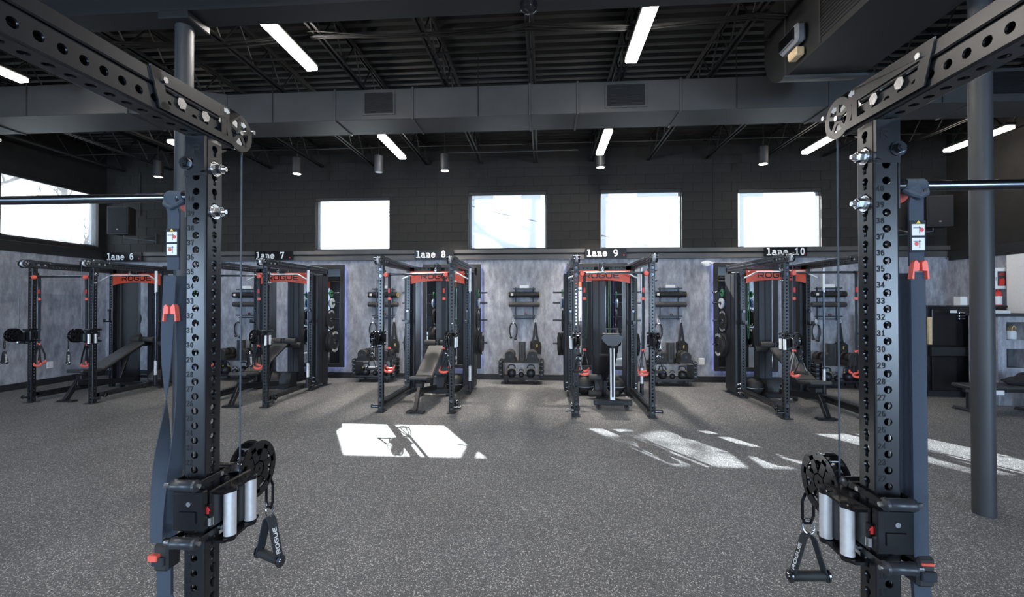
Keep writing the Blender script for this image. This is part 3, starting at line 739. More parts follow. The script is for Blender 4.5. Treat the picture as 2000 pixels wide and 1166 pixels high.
        MB().prism([(s*.058, .012), (s*.068, -.003), (s*.063, -.003), (s*.063, -.014), (s*.053, -.014), (s*.053, -.003), (s*.048, -.003)], 'y', .0485, .050).build('arrow_tag', 'red', c)
        MB().cyl((s*.060, .04, -.055), (s*.060, .04, -.028), .011, 12).build('spring_pin', 'zinc', c)
        gd = MB()
        for xx in (-.026, .026): spoked(gd, (xx, -.268, .02), 'x', .114, .005, 7, .30, .28, .24)
        gd.box(-.026, -.021, -.33, -.18, -.03, .075).box(.021, .026, -.24, -.18, -.03, .075)
        gd.prism([(-.25, -.075), (-.16, -.06), (-.16, .03), (-.22, .0)], 'x', -.030, .030)
        for i in range(11):
            a = 2*math.pi*i/11; gd.cyl((-.03, -.268+.104*math.cos(a), .02+.104*math.sin(a)), (.03, -.268+.104*math.cos(a), .02+.104*math.sin(a)), .004, 6)
        gd = gd.build('pulley_guard', 'gloss_black', c)
        spoked(MB().lathe([(.056, -.014), (.080, -.018), (.070, 0), (.080, .018), (.056, .014), (.056, -.014)], (0, -.268, .02), 'x', 32), (0, -.268, .02), 'x', .062, .02, 5, .34, .1, .3).build('pulley_wheel', 'dark_chrome', c)
        MB().cyl((0, -.385, -.035), (0, -.385, -.075), .014, 12, .008).build('cable_stop', 'rubber', c)
        cb = MB().cyl((0, 0, 0), (0, 0, -1), .0032, 8).build('cable', 'cable_grey', t, (x, -.192, 2.342)); cb.scale = (1, 1, 2.342-1.005)
        # j-cup on rear upright
        j = MB().box(x-.03, x+.03, RY-.052, RY-.038, 1.32, 1.56, .003).box(x-.03, x+.03, RY-.17, RY-.05, 1.30, 1.325, .004).box(x-.03, x+.03, RY-.17, RY-.155, 1.30, 1.37, .004).build('j_cup', 'steel_black', t)
        MB().cyl((x, RY-.052, 1.535), (x, RY-.085, 1.535), .022, 14).build('pin_knob', 'dark_chrome', j)
        for z in (.16, .09, .24): put('hex_nut', NUT, t, (x+s*.038, RY, z), (0, 0, -s*R(90)))
    put('cross_beam', perf_tube('x', .038, -HW+.038, HW-.038, [-.40+.0762*k for k in range(4)]+[.17+.0762*k for k in range(4)], .0762, False).mesh('cross_beam', 'steel_black'), t, (0, RY, 2.311))
    MB().box(-HW+.04, HW-.04, BY-.03, BY+.03, 2.20, 2.26, .004).build('rear_cross_beam', 'steel_black', t)
    # orange arched plate with the name
    top, end, mid = 2.268, 2.03, 2.095
    pol = [(-.505, top), (-.505, end)]+[(-.505+1.01*i/16, end+(mid-end)*math.sin(math.pi*i/16)**.7) for i in range(1, 16)]+[(.505, end), (.505, top)]
    npl = MB().prism(pol, 'y', RY-.052, RY-.044).build('name_plate', 'orange', t)
    m = MB(); text(m, 'ROGUE', plane_place((0, RY-.0525, 0), (1, 0, 0), (0, 0, 1), (0, -1, 0)), .082, .095, .128, .020, 0, .001, -.30, 2.135); m.build('lettering', 'sign_black', npl)
    for xx in (-.46, -.3, -.1, .1, .3, .46): MB().cyl((xx, RY-.056, 2.245), (xx, RY-.05, 2.245), .008, 8).build('rivet', 'zinc', npl)
    # lat pulley in the middle
    lp = MB().box(-.05, .05, RY-.10, RY+.05, 2.22, 2.40, .006).build('lat_pulley_block', 'steel_black', t)
    spoked(MB(), (0, RY-.115, 2.385), 'y', .04, .02, 5, .3).build('lat_pulley', 'dark_chrome', lp)
    MB().cyl((0, RY-.115, 2.38), (0, RY-.20, 2.30), .004, 6).build('lat_cable', 'cable_grey', lp)
    # centre column behind
    cc = MB().box(-.12, .12, 1.72, 1.92, .09, 2.20, .01).build('centre_tower', 'tower_slate', t)
    MB().box(-.012, .012, 1.712, 1.72, .2, 2.1).build('front_slot', 'matt_black', cc)
    MB().box(-HW+.04, HW-.04, BY-.03, BY+.03, .09, .15, .004).build('rear_base_beam', 'steel_black', t)
    # pull-up bar with orange end discs
    pb = MB().cyl((-HW+.045, 0, 0), (HW-.045, 0, 0), .0165, 20).build('pull_up_bar', 'dark_chrome', t, (0, 0, 2.07))
    for s in (-1, 1):
        MB().cyl((s*(HW-.045), 0, 0), (s*(HW-.085), 0, 0), .024, 20).build('bar_collar', 'gloss_black', pb)
        MB().lathe([(.001, -.032), (.028, -.030), (.036, -.018), (.036, .012), (.024, .020), (.001, .021)], (s*(HW-.088), -.045, -.012), 'y', 20).build('orange_disc', 'coral', pb)
    # holder for the long bar
    MB().box(HW+.03, HW+.10, 1.06, 1.14, .10, .14, .004).cyl((HW+.095, 1.1, .10), (HW+.095, 1.1, .30), .033, 16).build('bar_holder', 'steel_black', t)
    return t
rack0 = make_rack('black cable rack under the lane eight sign', (LANES[8][0], LANES[8][1], 0))
racks = {8: rack0}
for n in (6, 7, 9, 10): racks[n] = clone(rack0, 'black cable rack under the lane %s sign' % WORD[n], (LANES[n][0], LANES[n][1], 0))
NEARL, NEARR = (-1.202-HW, 1.485), (1.084+HW, 1.506)
racks['L'] = clone(rack0, 'large black cable rack filling the left foreground', (*NEARL, 0), R(180))
racks['R'] = clone(rack0, 'large black cable rack filling the right foreground', (*NEARR, 0), R(180))
for n in (6, 7, 8, 9, 10):      # carriages sit one notch group higher, bars higher, on the lane racks
    for ch in racks[n].children:
        k = ch.name.split('.')[0]
        if k == 'carriage': ch.location.z = 1.137
        if k == 'cable': ch.scale.z = 2.342-1.157
        if k == 'pull_up_bar': ch.location.z = 2.13

def drop(o):
    for c_ in list(o.children): drop(c_)
    bpy.data.objects.remove(o, do_unlink=True)
for n in ('L', 'R'):            # unseen towers left off the foreground racks so rear daylight reaches the uprights
    for ch in list(racks[n].children):
        if ch.name.split('.')[0] in ('weight_tower', 'centre_tower', 'name_plate', 'lat_pulley_block', 'j_cup', 'bar_holder'): drop(ch)
for ch in racks['L'].children:  # its other carriage is parked low, below the frame
    if ch.name.split('.')[0] == 'carriage' and ch.location.x > 0: ch.location.z = .10
    if ch.name.split('.')[0] == 'cable' and ch.location.x > 0: ch.scale.z = 2.342-.12
# ------------------------------------------------------------------ things on the racks
def rk(n, x, y, z=0):
    """rack-local point to world"""
    if n in ('L', 'R'):
        o = NEARL if n == 'L' else NEARR; return (o[0]-x, o[1]-y, z)
    o = LANES[n]; return (o[0]+x, o[1]+y, z)
def ovalpts(hx, hz, n=20, cz=0): return [(hx*math.cos(2*math.pi*i/n), 0, cz+hz*math.sin(2*math.pi*i/n)) for i in range(n)]
def d_handle(label, loc, rz):
    t = thing('pull_strap', label, 'handle', loc, rz, 'cable pull handles')
    # origin: top of the carabiner
    cb = [(.018, 0, -.012), (.018, 0, -.065), (.008, 0, -.085), (-.012, 0, -.085), (-.020, 0, -.072), (-.020, 0, -.022), (-.010, 0, -.002), (.008, 0, 0)]
    MB().tube(cb, .0048, 8, True).build('carabiner', 'gloss_black', t)
    MB().tube([(.02*math.cos(a*.4), .02*math.sin(a*.4)*.25, -.095+.02*math.sin(a*.4)) for a in range(16)], .003, 8, True).build('ring', 'chrome', t)
    st = MB(); st.ribbon([(-.060, 0, -.245), (-.056, 0, -.235), (-.016, 0, -.125), (0, 0, -.113), (.016, 0, -.125), (.056, 0, -.235), (.060, 0, -.245)], (0, 1, 0), .032, .004)
    st = st.build('webbing', 'strap_dark', t)
    for s in (-1, 1):
        a = Vector((s*.020, 0, -.130)); b = Vector((s*.054, 0, -.228)); V = (a-b).normalized(); N = Vector((s*-V.z, 0, s*V.x)); N = N if N.x*s > 0 else -N
        pl = plane_place(b+N*.0032, V, Vector((0, -s, 0)), N)
        m = MB(); text(m, 'ROGUE', pl, .012, .0115, .0162, .0028, 0, .0006, .012, -.006); m.build('lettering', 'white_print', st)
    gp = MB().cyl((-.060, 0, -.237), (.060, 0, -.237), .0145, 18).build('grip', 'rubber', t)
    for s in (-1, 1): MB().lathe([(.019, 0), (.019, s*.006), (.010, s*.010), (.009, s*.014), (.001, s*.014)], (s*.060, 0, -.237), 'x', 16).build('end_cap', 'dark_chrome', gp)
    return t
h0 = d_handle('black pull handle hanging from the left foreground pulley', rk('L', -HW, -.385, .985-.072), R(-24))
h0.scale = (1.2, 1.2, 1.42)
clone(h0, 'black pull handle hanging from the right foreground pulley', rk('R', HW, -.385, .985-.072), R(4))
for n in (6, 7, 8, 9, 10):
    for s, w_ in ((-1, 'left'), (1, 'right')):
        clone(h0, 'black pull handle on the %s front pulley of the lane %s rack' % (w_, WORD[n]), rk(n, s*HW, -.385, 1.137-.072), R(random.uniform(-50, 50)))
# suspension straps on the lane racks
def susp(label, loc):
    t = thing('suspension_strap', label, 'strap', loc, 0, 'suspension straps on the lane racks')   # origin on the bar axis
    m = MB(); pts = [(0, .020*math.cos(a), .020*math.sin(a)) for a in [R(20*i-90) for i in range(19)]]
    m.ribbon(pts, (1, 0, 0), .045, .004); m.build('anchor_loop', 'strap_dark', t)
    m = MB().ribbon([(0, -.012, -.018), (0, -.004, -.2), (0, -.002, -.6), (0, 0, -1.14)], (1, 0, 0), .038, .003)
    m.ribbon([(.004, .006, -.02), (.006, .008, -.6), (.002, .006, -1.14)], (1, 0, 0), .036, .003).build('webbing', 'strap_dark', t)
    m = MB().box(-.016, .016, -.016, -.006, -.29, -.22, .003).build('warning_label', 'red', t)
    MB().box(-.025, .025, -.012, .012, -.405, -.355, .01).build('adjuster_buckle', 'coral', t)
    MB().box(-.024, .024, -.012, .012, -1.16, -1.125, .006).build('lower_buckle', 'coral', t)
    for k, (yy, ro) in enumerate(((-.02, 0), (.05, .04))):
        m = MB(); zb = -1.50+ro
        m.ribbon([(0, yy*.3, -1.14), (-.05, yy, zb+.14), (-.062, yy, zb+.01)], (0, 1, 0), .030, .003)
        m.ribbon([(0, yy*.3, -1.14), (.05, yy, zb+.14), (.062, yy, zb+.01)], (0, 1, 0), .030, .003)
        m.build('foot_loop', 'strap_dark', t)
        g = MB().tube([(-.066, yy, zb+.045), (-.062, yy, zb+.012), (-.04, yy, zb-.004), (0, yy, zb-.010), (.04, yy, zb-.004), (.062, yy, zb+.012), (.066, yy, zb+.045)], [.009, .015, .019, .019, .019, .015, .009], 12)
        g.build('grip', 'coral', t)
    return t
s0 = None
for n in (6, 7, 8, 9, 10):
    for s, w_ in ((-1, 'left'), (1, 'right')):
        lab = 'grey suspension strap with orange grips at the %s end of the lane %s pull-up bar' % (w_, WORD[n])
        loc = rk(n, s*(HW-.125), 0, 2.13)
        if s0 is None: s0 = susp(lab, loc)
        else: clone(s0, lab, loc)
# foreground straps
def near_strap(label, n, s, twist):
    x, y, _ = rk(n, s*(HW-(.104 if n == 'R' else .100)), 0); t = thing('suspension_strap', label, 'strap', (x, y, 2.07), 0)
    m = MB()
    for dx, tl in ((-.010, .35), (.012, -.30)):
        pts = [(dx+tl*.02*math.sin(a), .0215*math.cos(a), .0215*math.sin(a)) for a in [R(20*i-90) for i in range(19)]]
        m.ribbon(pts, (1, tl*.4, 0), .042, .004)
    m.ribbon([(-.012, -.020, -.004), (-.002, -.024, -.03), (0, -.016, -.065)], [(1, 0, .3), (1, 0, .1), (1, 0, 0)], [.036, .040, .044], .005)
    m.tube([(-.035, -.01, -.012), (-.024, -.026, -.030), (0, -.03, -.042), (.024, -.026, -.030), (.035, -.01, -.012)], .009, 8)
    m.build('anchor_loop', 'strap', t)
    m = MB(); pts, ds = [], []
    zz = [-.05, -.12, -.20, -.26]
    m.ribbon([(0, -.016, z) for z in zz], (1, 0, 0), .044, .006).build('upper_webbing', 'strap', t)
    lb = MB().box(-.024, .024, -.024, -.019, -.215, -.115, .001).build('label_patch', 'strap_dark', t)
    for z0, z1 in ((-.163, -.127), (-.209, -.170)):
        MB().box(-.019, .019, -.0255, -.024, z0, z1, .0005).build('pictogram', 'white_print', lb)
        MB().box(-.015, .008, -.0260, -.0255, z1-.013, z1-.010).box(.002, .005, -.0260, -.0255, z0+.006, z1-.006).build('figure_lines', 'grey_plastic', lb)
        MB().cyl((.010 if z1 > -.14 else -.006, -.0262, (z0+z1)/2), (.010 if z1 > -.14 else -.006, -.0255, (z0+z1)/2), .0065, 10).build('figure_dot', 'red', lb)
    MB().prism([(-.007, -.125), (.007, -.125), (0, -.115)], 'y', -.0262, -.0255).build('warning_triangle', 'yellow', lb)
    a, b = (-.255, -.335)
    z0 = -.27 if n == 'R' else -.41
    for sx in (-1, 1):
        MB().prism([(sx*.004, z0+.018), (sx*.013, z0+.028), (sx*.020, z0+.022), (sx*.026, z0-.030), (sx*.020, z0-.032), (sx*.019, z0-.006), (sx*.005, z0-.005)], 'y', -.034, -.016).build('adjuster_tab', 'coral', t)
    N = 40; P1, D1, P2, D2 = [], [], [], []
    for i in range(N+1):
        f = i/N; z = -.28-(.94 if twist else .90)*f
        if twist:
            k = max(0.0, (f-.18)/.82); an = math.pi*k*k*(3-2*k)
            lean = -.008-.044*f
            P1.append((lean-.018*math.sin(math.pi*k)*k, -.022+.020*math.sin(an), z)); D1.append((math.cos(an), -math.sin(an)*.9, 0))
            a2 = .2+1.2*math.sin(math.pi*f)
            P2.append((lean+.016+.020*math.sin(math.pi*min(1, f*1.2)), .016, z)); D2.append((math.cos(a2), math.sin(a2), 0))
        else:
            lean = .004*f
            P1.append((lean, -.022, z)); D1.append((1, .05, 0))
            P2.append((lean-.013-.006*math.sin(math.pi*f), .016, z)); D2.append((1, -.2, 0))
    m = MB().ribbon(P1, D1, .046, .003); m.build('front_webbing', 'strap', t)
    MB().ribbon(P2, D2, .046, .003).build('rear_webbing', 'strap', t)
    bx = P1[-1][0]+(.022 if twist else .006)
    dz = -.045 if twist else 0
    bk = MB().box(bx-.026, bx+.028, -.034, .028, dz-1.27, dz-1.175, .008).build('cam_buckle', 'rubber', t)
    MB().box(bx-.022, bx+.024, -.046, -.032, dz-1.245, dz-1.215, .003).build('cam_lever', 'strap_dark', bk)
    if twist: MB().box(bx-.030, bx+.004, -.052, -.030, dz-1.226, dz-1.204, .003).build('red_tab', 'coral', bk)
    else: MB().box(bx-.018, bx+.020, -.040, -.032, dz-1.199, dz-1.191, .002).build('red_tab', 'coral', bk)
    MB().ribbon([(bx, -.010, dz-1.26), (bx+.002, -.012, dz-1.31), (bx, -.010, dz-1.36)], (1, 0, 0), .052, .012).build('stitched_end', 'strap', t)
    m = MB()
    for sx in (-1, 1): m.ribbon([(bx, -.010, dz-1.34), (bx+sx*.03, -.010, dz-1.42), (bx+sx*.062, -.010, dz-1.60)], (1, .2, 0), .036, .003)
    m.build('foot_loop', 'strap', t)
    MB().tube([(bx-.064, -.01, dz-1.56), (bx-.06, -.01, dz-1.595), (bx, -.01, dz-1.61), (bx+.06, -.01, dz-1.595), (bx+.064, -.01, dz-1.56)], [.01, .016, .018, .016, .01], 12).build('grip', 'coral', t)
near_strap('slate grey suspension strap twisting beside the left foreground upright', 'L', -1, True)
near_strap('slate grey suspension strap hanging straight beside the right foreground upright', 'R', 1, False)
# lat bars
def lat_bar(label, loc):
    t = thing('lat_bar', label, 'bar', loc, 0, 'lat pulldown bars')
    MB().tube([(-.60, -.01, -.105), (-.52, -.01, -.07), (-.42, 0, -.012), (-.38, 0, 0), (.38, 0, 0), (.42, 0, -.012), (.52, -.01, -.07), (.60, -.01, -.105)], .0135, 12).build('bar', 'brushed_silver', t)
    MB().box(-.018, .018, -.006, .006, 0, .045, .004).tube([(.014*math.cos(a), 0, .055+.02*math.sin(a)) for a in [i*.42 for i in range(15)]], .004, 6, True).build('eye', 'zinc', t)
    return t
l0 = None
for n in (6, 7, 8, 9, 10):
    lab = 'silver bent lat bar in front of the orange plate of the lane %s rack' % WORD[n]; loc = rk(n, 0, RY-.20, 2.225)
    l0 = l0 or lat_bar(lab, loc)
    if n != 6: clone(l0, lab, loc)
# long bars standing upright
def barbell(label, loc):
    t = thing('barbell', label, 'barbell', loc, 0, 'barbells standing upright')
    MB().cyl((0, 0, .42), (0, 0, 1.72), .0145, 12).build('shaft', 'dark_chrome', t)
    for a, b in ((0, .42), (1.72, 2.14)):
        sl = MB().cyl((0, 0, a), (0, 0, b), .025, 16).build('sleeve', 'brushed_silver', t)
        c = b if a == 0 else a; MB().cyl((0, 0, c-.012), (0, 0, c+.012), .037, 16).build('collar', 'dark_chrome', sl)
    return t
b0 = None
for n in (6, 7, 8, 9, 10):
    lab = 'long steel barbell standing upright at the right of the lane %s rack' % WORD[n]; loc = rk(n, HW+.095, 1.1, .16)
    b0 = b0 or barbell(lab, loc)
    if n != 6: clone(b0, lab, loc)
# weight plates
def plate(kind, label, loc):
    r, th, m, ins = {'green': (.075, .022, 'green', .3), 'blue': (.085, .022, 'blue', .3), 'white': (.104, .030, 'plate_white', .3),
                     'thin': (.205, .028, 'rubber', .24), 'thick': (.222, .062, 'rubber', .24)}[kind]
    t = thing('weight_plate', label, 'plate', loc, 0)
    h = th/2
    MB().lathe([(.026, -h*.8), (r*.3, -h*.8), (r*.34, -h*.55), (r*.72, -h*.55), (r*.78, -h), (r*.96, -h), (r, -h*.7), (r, h*.7), (r*.96, h), (r*.78, h), (r*.72, h*.55), (r*.34, h*.55), (r*.3, h*.8), (.026, h*.8), (.026, -h*.8)], (0, 0, 0), 'x', 36).build('disc', m, t)
    MB().ring((0, 0, 0), 'x', .0255, .036, th*.9, 20).build('hub_ring', 'zinc', t)
    if r > .2:
        for sd in (-1, 1):
            m = MB()
            for base in (90, 270):
                def pl(u, v, d, base=base, sd=sd):
                    rr = r*.86+(v-.022) if True else 0
                    an = R(base)-sd*u/(r*.82)*-1*1.0*-1
                    an = R(base)+(-1 if sd > 0 else 1)*(u/(r*.86))*(-1)
                    y_, z_ = rr*math.cos(an), rr*math.sin(an)
                    return Vector((sd*(h*.56 if rr < r*.75 else h)+sd*d, y_, z_))
                text(m, 'ROGUE', pl, .034, .036, .050, .011, 0, .0008, -.122, .004)
            m.build('lettering', 'white_print', t)['kind'] = 'stuff'
    return t
protos = {}
seq = [('green', 1.885, .085, 'small green change plate on the top peg'), ('blue', 1.685, .075, 'small blue plate inside on the second peg'),
       ('white', 1.685, .105, 'white plate on the second peg'), ('thin', 1.346, .075, 'slim black plate on the third peg'),
       ('thick', .898, .075, 'inner thick black plate on lowest peg'), ('thick', .898, .141, 'outer thick black plate on lowest peg')]
for n in (6, 7, 8, 9, 10):
    for s, w_ in ((-1, 'left'), (1, 'right')):
        for kind, z, off, lab in seq:
            lab = '%s, %s side of lane %s rack' % (lab, w_, WORD[n]); x, y, _ = rk(n, s*(HW+.038+off), BY)
            rr = .0165-.026
            loc = (x, y, z+rr)
            if kind not in protos: protos[kind] = plate(kind, lab, loc); protos[kind]['group'] = kind+' weight plates on the rack pegs'
            else: clone(protos[kind], lab, loc, R(180) if s < 0 else 0)
# resistance bands
for n, s in ((8, 1), (9, 1), (9, -1), (10, -1)):
    for colr, dx in (('green', .0), ('purple', .09)):
        if colr == 'purple' and n == 8: continue
        x, y, _ = rk(n, s*(.22+dx), BY-.045); L = .62; pts = []
        for i in range(24):
            a = 2*math.pi*i/24; pts.append((x+.02*math.cos(a), y, 1.62+L*math.sin(a)))
        m = MB().ribbon(pts+[pts[0]], (0, 1, 0), .03, .005)
        tag(m.build('resistance_band', colr), '%s rubber resistance band looped on the %s rear beam of the lane %s rack' % (colr, 'left' if s < 0 else 'right', WORD[n]), 'band', 'resistance bands on the racks')

# ================================================================== things in the lanes
def slab(mb, a, b, wd, th, n=(0, 0, 1), round_=.012):
    """padded board from a to b (points on its underside centre line), width in x"""
    a, b = Vector(a), Vector(b); d = (b-a).normalized(); X = Vector((1, 0, 0)); N = X.cross(d).normalized()
    L = (b-a).length; t = MB().box(-wd/2, wd/2, 0, L, 0, th, round_)
    vs = [a+X*v[0]+d*v[1]+N*v[2] for v in t.v]; mb.add(vs, t.f); return mb
def beam(mb, a, b, wd, th, c=.004):
    return slab(mb, Vector(a)-Vector((0, 0, th/2)), Vector(b)-Vector((0, 0, th/2)), wd, th, round_=c)
def bench_low(label, loc):
    t = thing('adjustable_bench', label, 'bench', loc, 0, 'adjustable benches in the lanes')
    MB().box(-.13, .13, -.05, .05, .012, .03, .004).box(-.14, -.08, -.06, .06, 0, .02, .006).box(.08, .14, -.06, .06, 0, .02, .006).build('front_foot', 'steel_black', t)
    beam(MB(), (0, .0, .04), (0, .22, .36), .055, .075).build('front_leg', 'steel_black', t)
    MB().box(-.06, .06, .10, .16, .22, .235, .003).build('foot_step', 'guide', t)
    beam(MB(), (0, .14, .30), (0, 1.22, .16), .06, .09).build('spine', 'steel_black', t)
    MB().box(-.25, .25, 1.18, 1.26, .06, .13, .006).cyl((-.25, 1.22, .05), (-.21, 1.22, .05), .05, 16).cyl((.21, 1.22, .05), (.25, 1.22, .05), .05, 16).build('rear_foot', 'steel_black', t)
    slab(MB(), (0, .46, .435), (0, .10, .475), -.31, -.06, round_=.018).build('seat', 'vinyl', t)
    slab(MB(), (0, .485, .44), (0, 1.34, .86), .30, .062, round_=.018).build('backrest', 'vinyl', t)
    beam(MB(), (0, .50, .39), (0, 1.38, .82), .05, .05).build('back_rail', 'steel_black', t)
    beam(MB(), (0, .95, .22), (0, 1.12, .66), .045, .04).build('prop', 'steel_black', t)
    MB().box(-.05, .05, .18, .34, .34, .42, .006).build('seat_bracket', 'steel_black', t)
    MB().box(-.03, .03, 1.34, 1.66, .83, .90, .006).box(-.02, .02, 1.40, 1.44, .86, 1.0, .004).build('roller_bracket', 'steel_black', t)
    for y, z in ((1.42, .945), (1.62, .845)):
        for s in (-1, 1):
            r = MB().lathe([(.018, s*.04), (.05, s*.04), (.055, s*.05), (.055, s*.24), (.05, s*.25), (.018, s*.25)], (0, y, z), 'x', 20).build('foam_roller', 'foam', t)
            MB().cyl((0, y, z), (s*.262, y, z), .014, 10).build('axle', 'guide', r)
    return t
bl = None
for n in (6, 7, 8, 10):
    lab = 'black inclined bench with foam leg rollers inside the lane %s rack' % WORD[n]; loc = rk(n, 0, -.03 if n != 6 else .08)
    bl = bl or bench_low(lab, loc)
    if n != 6: clone(bl, lab, loc)
t = thing('adjustable_bench', 'black bench raised steeply on a silver post inside the lane nine rack', 'bench', (1.10, 7.07, 0), 0, 'adjustable benches in the lanes')
MB().box(-.30, .30, -.045, .045, .075, .155, .006).build('rear_foot', 'steel_black', t)
for s in (-1, 1):
    MB().cyl((s*.22, -.02, .036), (s*.22, .02, .036), .036, 18).box(s*.22-.006, s*.22+.006, -.02, .02, .03, .085).build('caster', 'rubber', t)
    MB().cyl((s*.26, -.052, .115), (s*.26, -.044, .115), .018, 12).build('foot_bolt', 'guide', t)
pst = beam(MB(), (0, .03, .155), (0, .06, .99), .072, .05).build('post', 'brushed_silver', t)
MB().box(-.014, .014, -.03, .02, .2, .98).build('post_groove', 'matt_black', pst)
MB().prism([(-.10, 1.18), (.10, 1.18), (.15, 1.16), (.165, 1.12), (.14, 1.07), (.07, 1.01), (0, .995), (-.07, 1.01), (-.14, 1.07), (-.165, 1.12), (-.15, 1.16)], 'y', -.01, .03).build('head_plate', 'steel_black', t)
for s in (-1, 1): MB().cyl((s*.128, -.016, 1.125), (s*.128, .03, 1.125), .024, 18).build('head_bolt', 'guide', t)
MB().cyl((-.10, .04, 1.27), (.10, .04, 1.27), .012, 10).box(-.1, -.085, .035, .05, 1.15, 1.27).box(.085, .1, .035, .05, 1.15, 1.27).build('grab_bar', 'guide', t)
slab(MB(), (0, .40, .82), (0, .10, 1.17), -.30, -.062, round_=.018).build('seat', 'vinyl', t)
slab(MB(), (0, .95, .36), (0, .42, .80), -.30, -.062, round_=.018).build('backrest', 'vinyl', t)
beam(MB(), (0, .06, .94), (0, .92, .26), .06, .06).build('spine', 'steel_black', t)
MB().box(-.03, .03, .82, .88, .02, .46, .006).box(-.16, .16, .83, .87, .0, .03, .004).build('front_leg', 'steel_black', t)
for z in (.37, .085):
    for s in (-1, 1): MB().lathe([(.018, s*.04), (.05, s*.04), (.055, s*.05), (.055, s*.25), (.05, s*.26), (.018, s*.26)], (-.03, .80, z), 'x', 20).build('foam_roller', 'foam', t)
# tread boxes and balls
tb = None
for n in (7, 8, 9, 10):
    lab = 'black tread-plate box on the floor behind the lane %s bench' % WORD[n]; loc = rk(n, 0, 1.42)
    if tb is None:
        tb = thing('tread_box', lab, 'box', loc, 0, 'tread-plate boxes')
        MB().prism([(.0, 0), (.25, 0), (.25, .30), (.06, .30), (0, .16)], 'x', -.11, .11).build('shell', 'tread', tb)
        MB().box(-.115, .115, -.005, .255, 0, .02, .003).build('base_frame', 'steel_black', tb)
    else: clone(tb, lab, loc)
def ball(label, loc, m='rubber', r=.163):
    t = thing('medicine_ball', label, 'ball', loc, 0, 'big black exercise balls')
    MB().ball((0, 0, r), r, 32).build('shell', m, t)
    MB().ring((0, 0, r), 'z', r*.992, r*1.004, .006, 40).build('seam', 'white_print' if m == 'rubber' else 'grey_plastic', t)
ball('black exercise ball with pale seam right of the lane eight tread box', rk(8, .285, 1.56))
ball('black exercise ball left of the lane nine tread box', rk(9, -.285, 1.56))
ball('black exercise ball right of the lane nine tread box', rk(9, .285, 1.56))
ball('black exercise ball left of the lane ten tread box', rk(10, -.285, 1.56))
ball('dull tan exercise ball left of the lane seven tread box', rk(7, -.285, 1.56), 'foam')
ball('dull tan exercise ball in the lane six rack', rk(6, .28, 1.56), 'foam')

# ------------------------------------------------------------------ mirrors with backlight
for n, cx in ((6, -8.08), (7, -5.07), (8, -1.995), (9, 1.156), (10, 4.24)):
    t = thing('wall_mirror', 'tall black-framed backlit wall mirror behind the lane %s rack' % WORD[n], 'mirror', (cx, W-.06, 0), 0, 'backlit wall mirrors')
    z0, z1, hw, fw = .25, 2.53, .645, .085
    m = MB()
    for q in ((-hw, -hw+fw, z0, z1), (hw-fw, hw, z0, z1), (-hw+fw, hw-fw, z0, z0+fw), (-hw+fw, hw-fw, z1-fw, z1)): m.box(q[0], q[1], -.035, .025, q[2], q[3], .004)
    m.build('frame', 'matt_black', t)
    MB().box(-hw+fw, hw-fw, -.005, .0, z0+fw, z1-fw).build('glass', 'mirror', t)
    MB().box(-hw+.02, hw-.02, .001, .012, z0+.02, z1-.02).build('backing', 'matt_black', t)
    m = MB()
    for q in ((-hw+.012, -hw+.022, z0+.02, z1-.02), (hw-.022, hw-.012, z0+.02, z1-.02), (-hw+.03, hw-.03, z0+.012, z0+.022)): m.box(q[0], q[1], .030, .040, q[2], q[3])
    m.build('led_strip', 'led_blue', t)
    MB().box(-.2, .2, .012, .06, 1.2, 1.6).build('wall_bracket', 'matt_black', t)
# ------------------------------------------------------------------ lane signs
for n, x0, x1 in ((6, -10.1, -9.22), (7, -6.49, -5.61), (8, -2.815, -1.94), (9, .905, 1.777), (10, 4.609, 5.46)):
    t = thing('lane_sign', 'black sign with white letters reading lane %s' % WORD[n], 'sign', ((x0+x1)/2, W-.105, 0), 0, 'lane number signs')
    hw = (x1-x0)/2
    MB().box(-hw, hw, -.012, .03, 2.655, 2.845, .003).build('board', 'sign_black', t)
    m = MB(); pl = plane_place((-hw+.035, -.0125, 2.685), (1, 0, 0), (0, 0, 1), (0, -1, 0))
    text(m, 'lane', pl, .130, .092, .1125, .026, 0, .0015); m.build('lettering', 'white_paint', t)
    m = MB(); text(m, str(n), pl, .130, .092, .1125, .026, 0, .0015, .5625); m.build('lane_number', 'white_paint', t)
    MB().cyl((hw-.055, -.012, 2.70), (hw-.055, -.0145, 2.70), .015, 14).build('red_dot', 'red', t)
# ------------------------------------------------------------------ wall shelves, accessories, storage carts
GAPS = [(-6.68, 'between lane six and seven racks'), (-3.53, 'between lane seven and eight racks'), (-.40, 'between lane eight and nine racks'),
        (2.69, 'between lane nine and ten racks'), (5.90, 'right of the lane ten rack')]
first = {}
def rep(kind, maker, label, loc, rz=0):
    if kind not in first: first[kind] = maker(label, loc)
    else: clone(first[kind], label, loc, rz)
def mk_shelf(label, loc):
    t = thing('wall_shelf', label, 'shelf', loc, 0, 'narrow wall shelves')
    for z in (1.99, 1.405):
        s = MB().box(-.24, .24, -.125, -.005, z-.012, z, .002).build('shelf_board', 'skin_shelf', t)
        MB().box(-.24, .24, -.130, -.125, z-.016, z+.012, .001).build('lip', 'skin_shelf', s)
    for x in (-.19, .19):
        MB().box(x-.012, x+.012, -.012, 0, 1.32, 2.02, .002).build('upright_strip', 'skin_shelf', t)
        for z in (1.80, 1.595): MB().tube([(x, 0, z+.03), (x, -.06, z-.005), (x, -.13, z-.005), (x, -.145, z+.02)], .006, 6).build('cradle_arm', 'skin_shelf', t)
    MB().box(-.24, .24, -.02, -.008, 1.335, 1.355, .002).build('hook_rail', 'skin_shelf', t)
    for i in range(6): MB().tube([(-.24+.096*i, -.015, 1.35), (-.24+.096*i, -.05, 1.34), (-.24+.096*i, -.055, 1.36)], .004, 6).build('hook', 'guide', t)
    return t
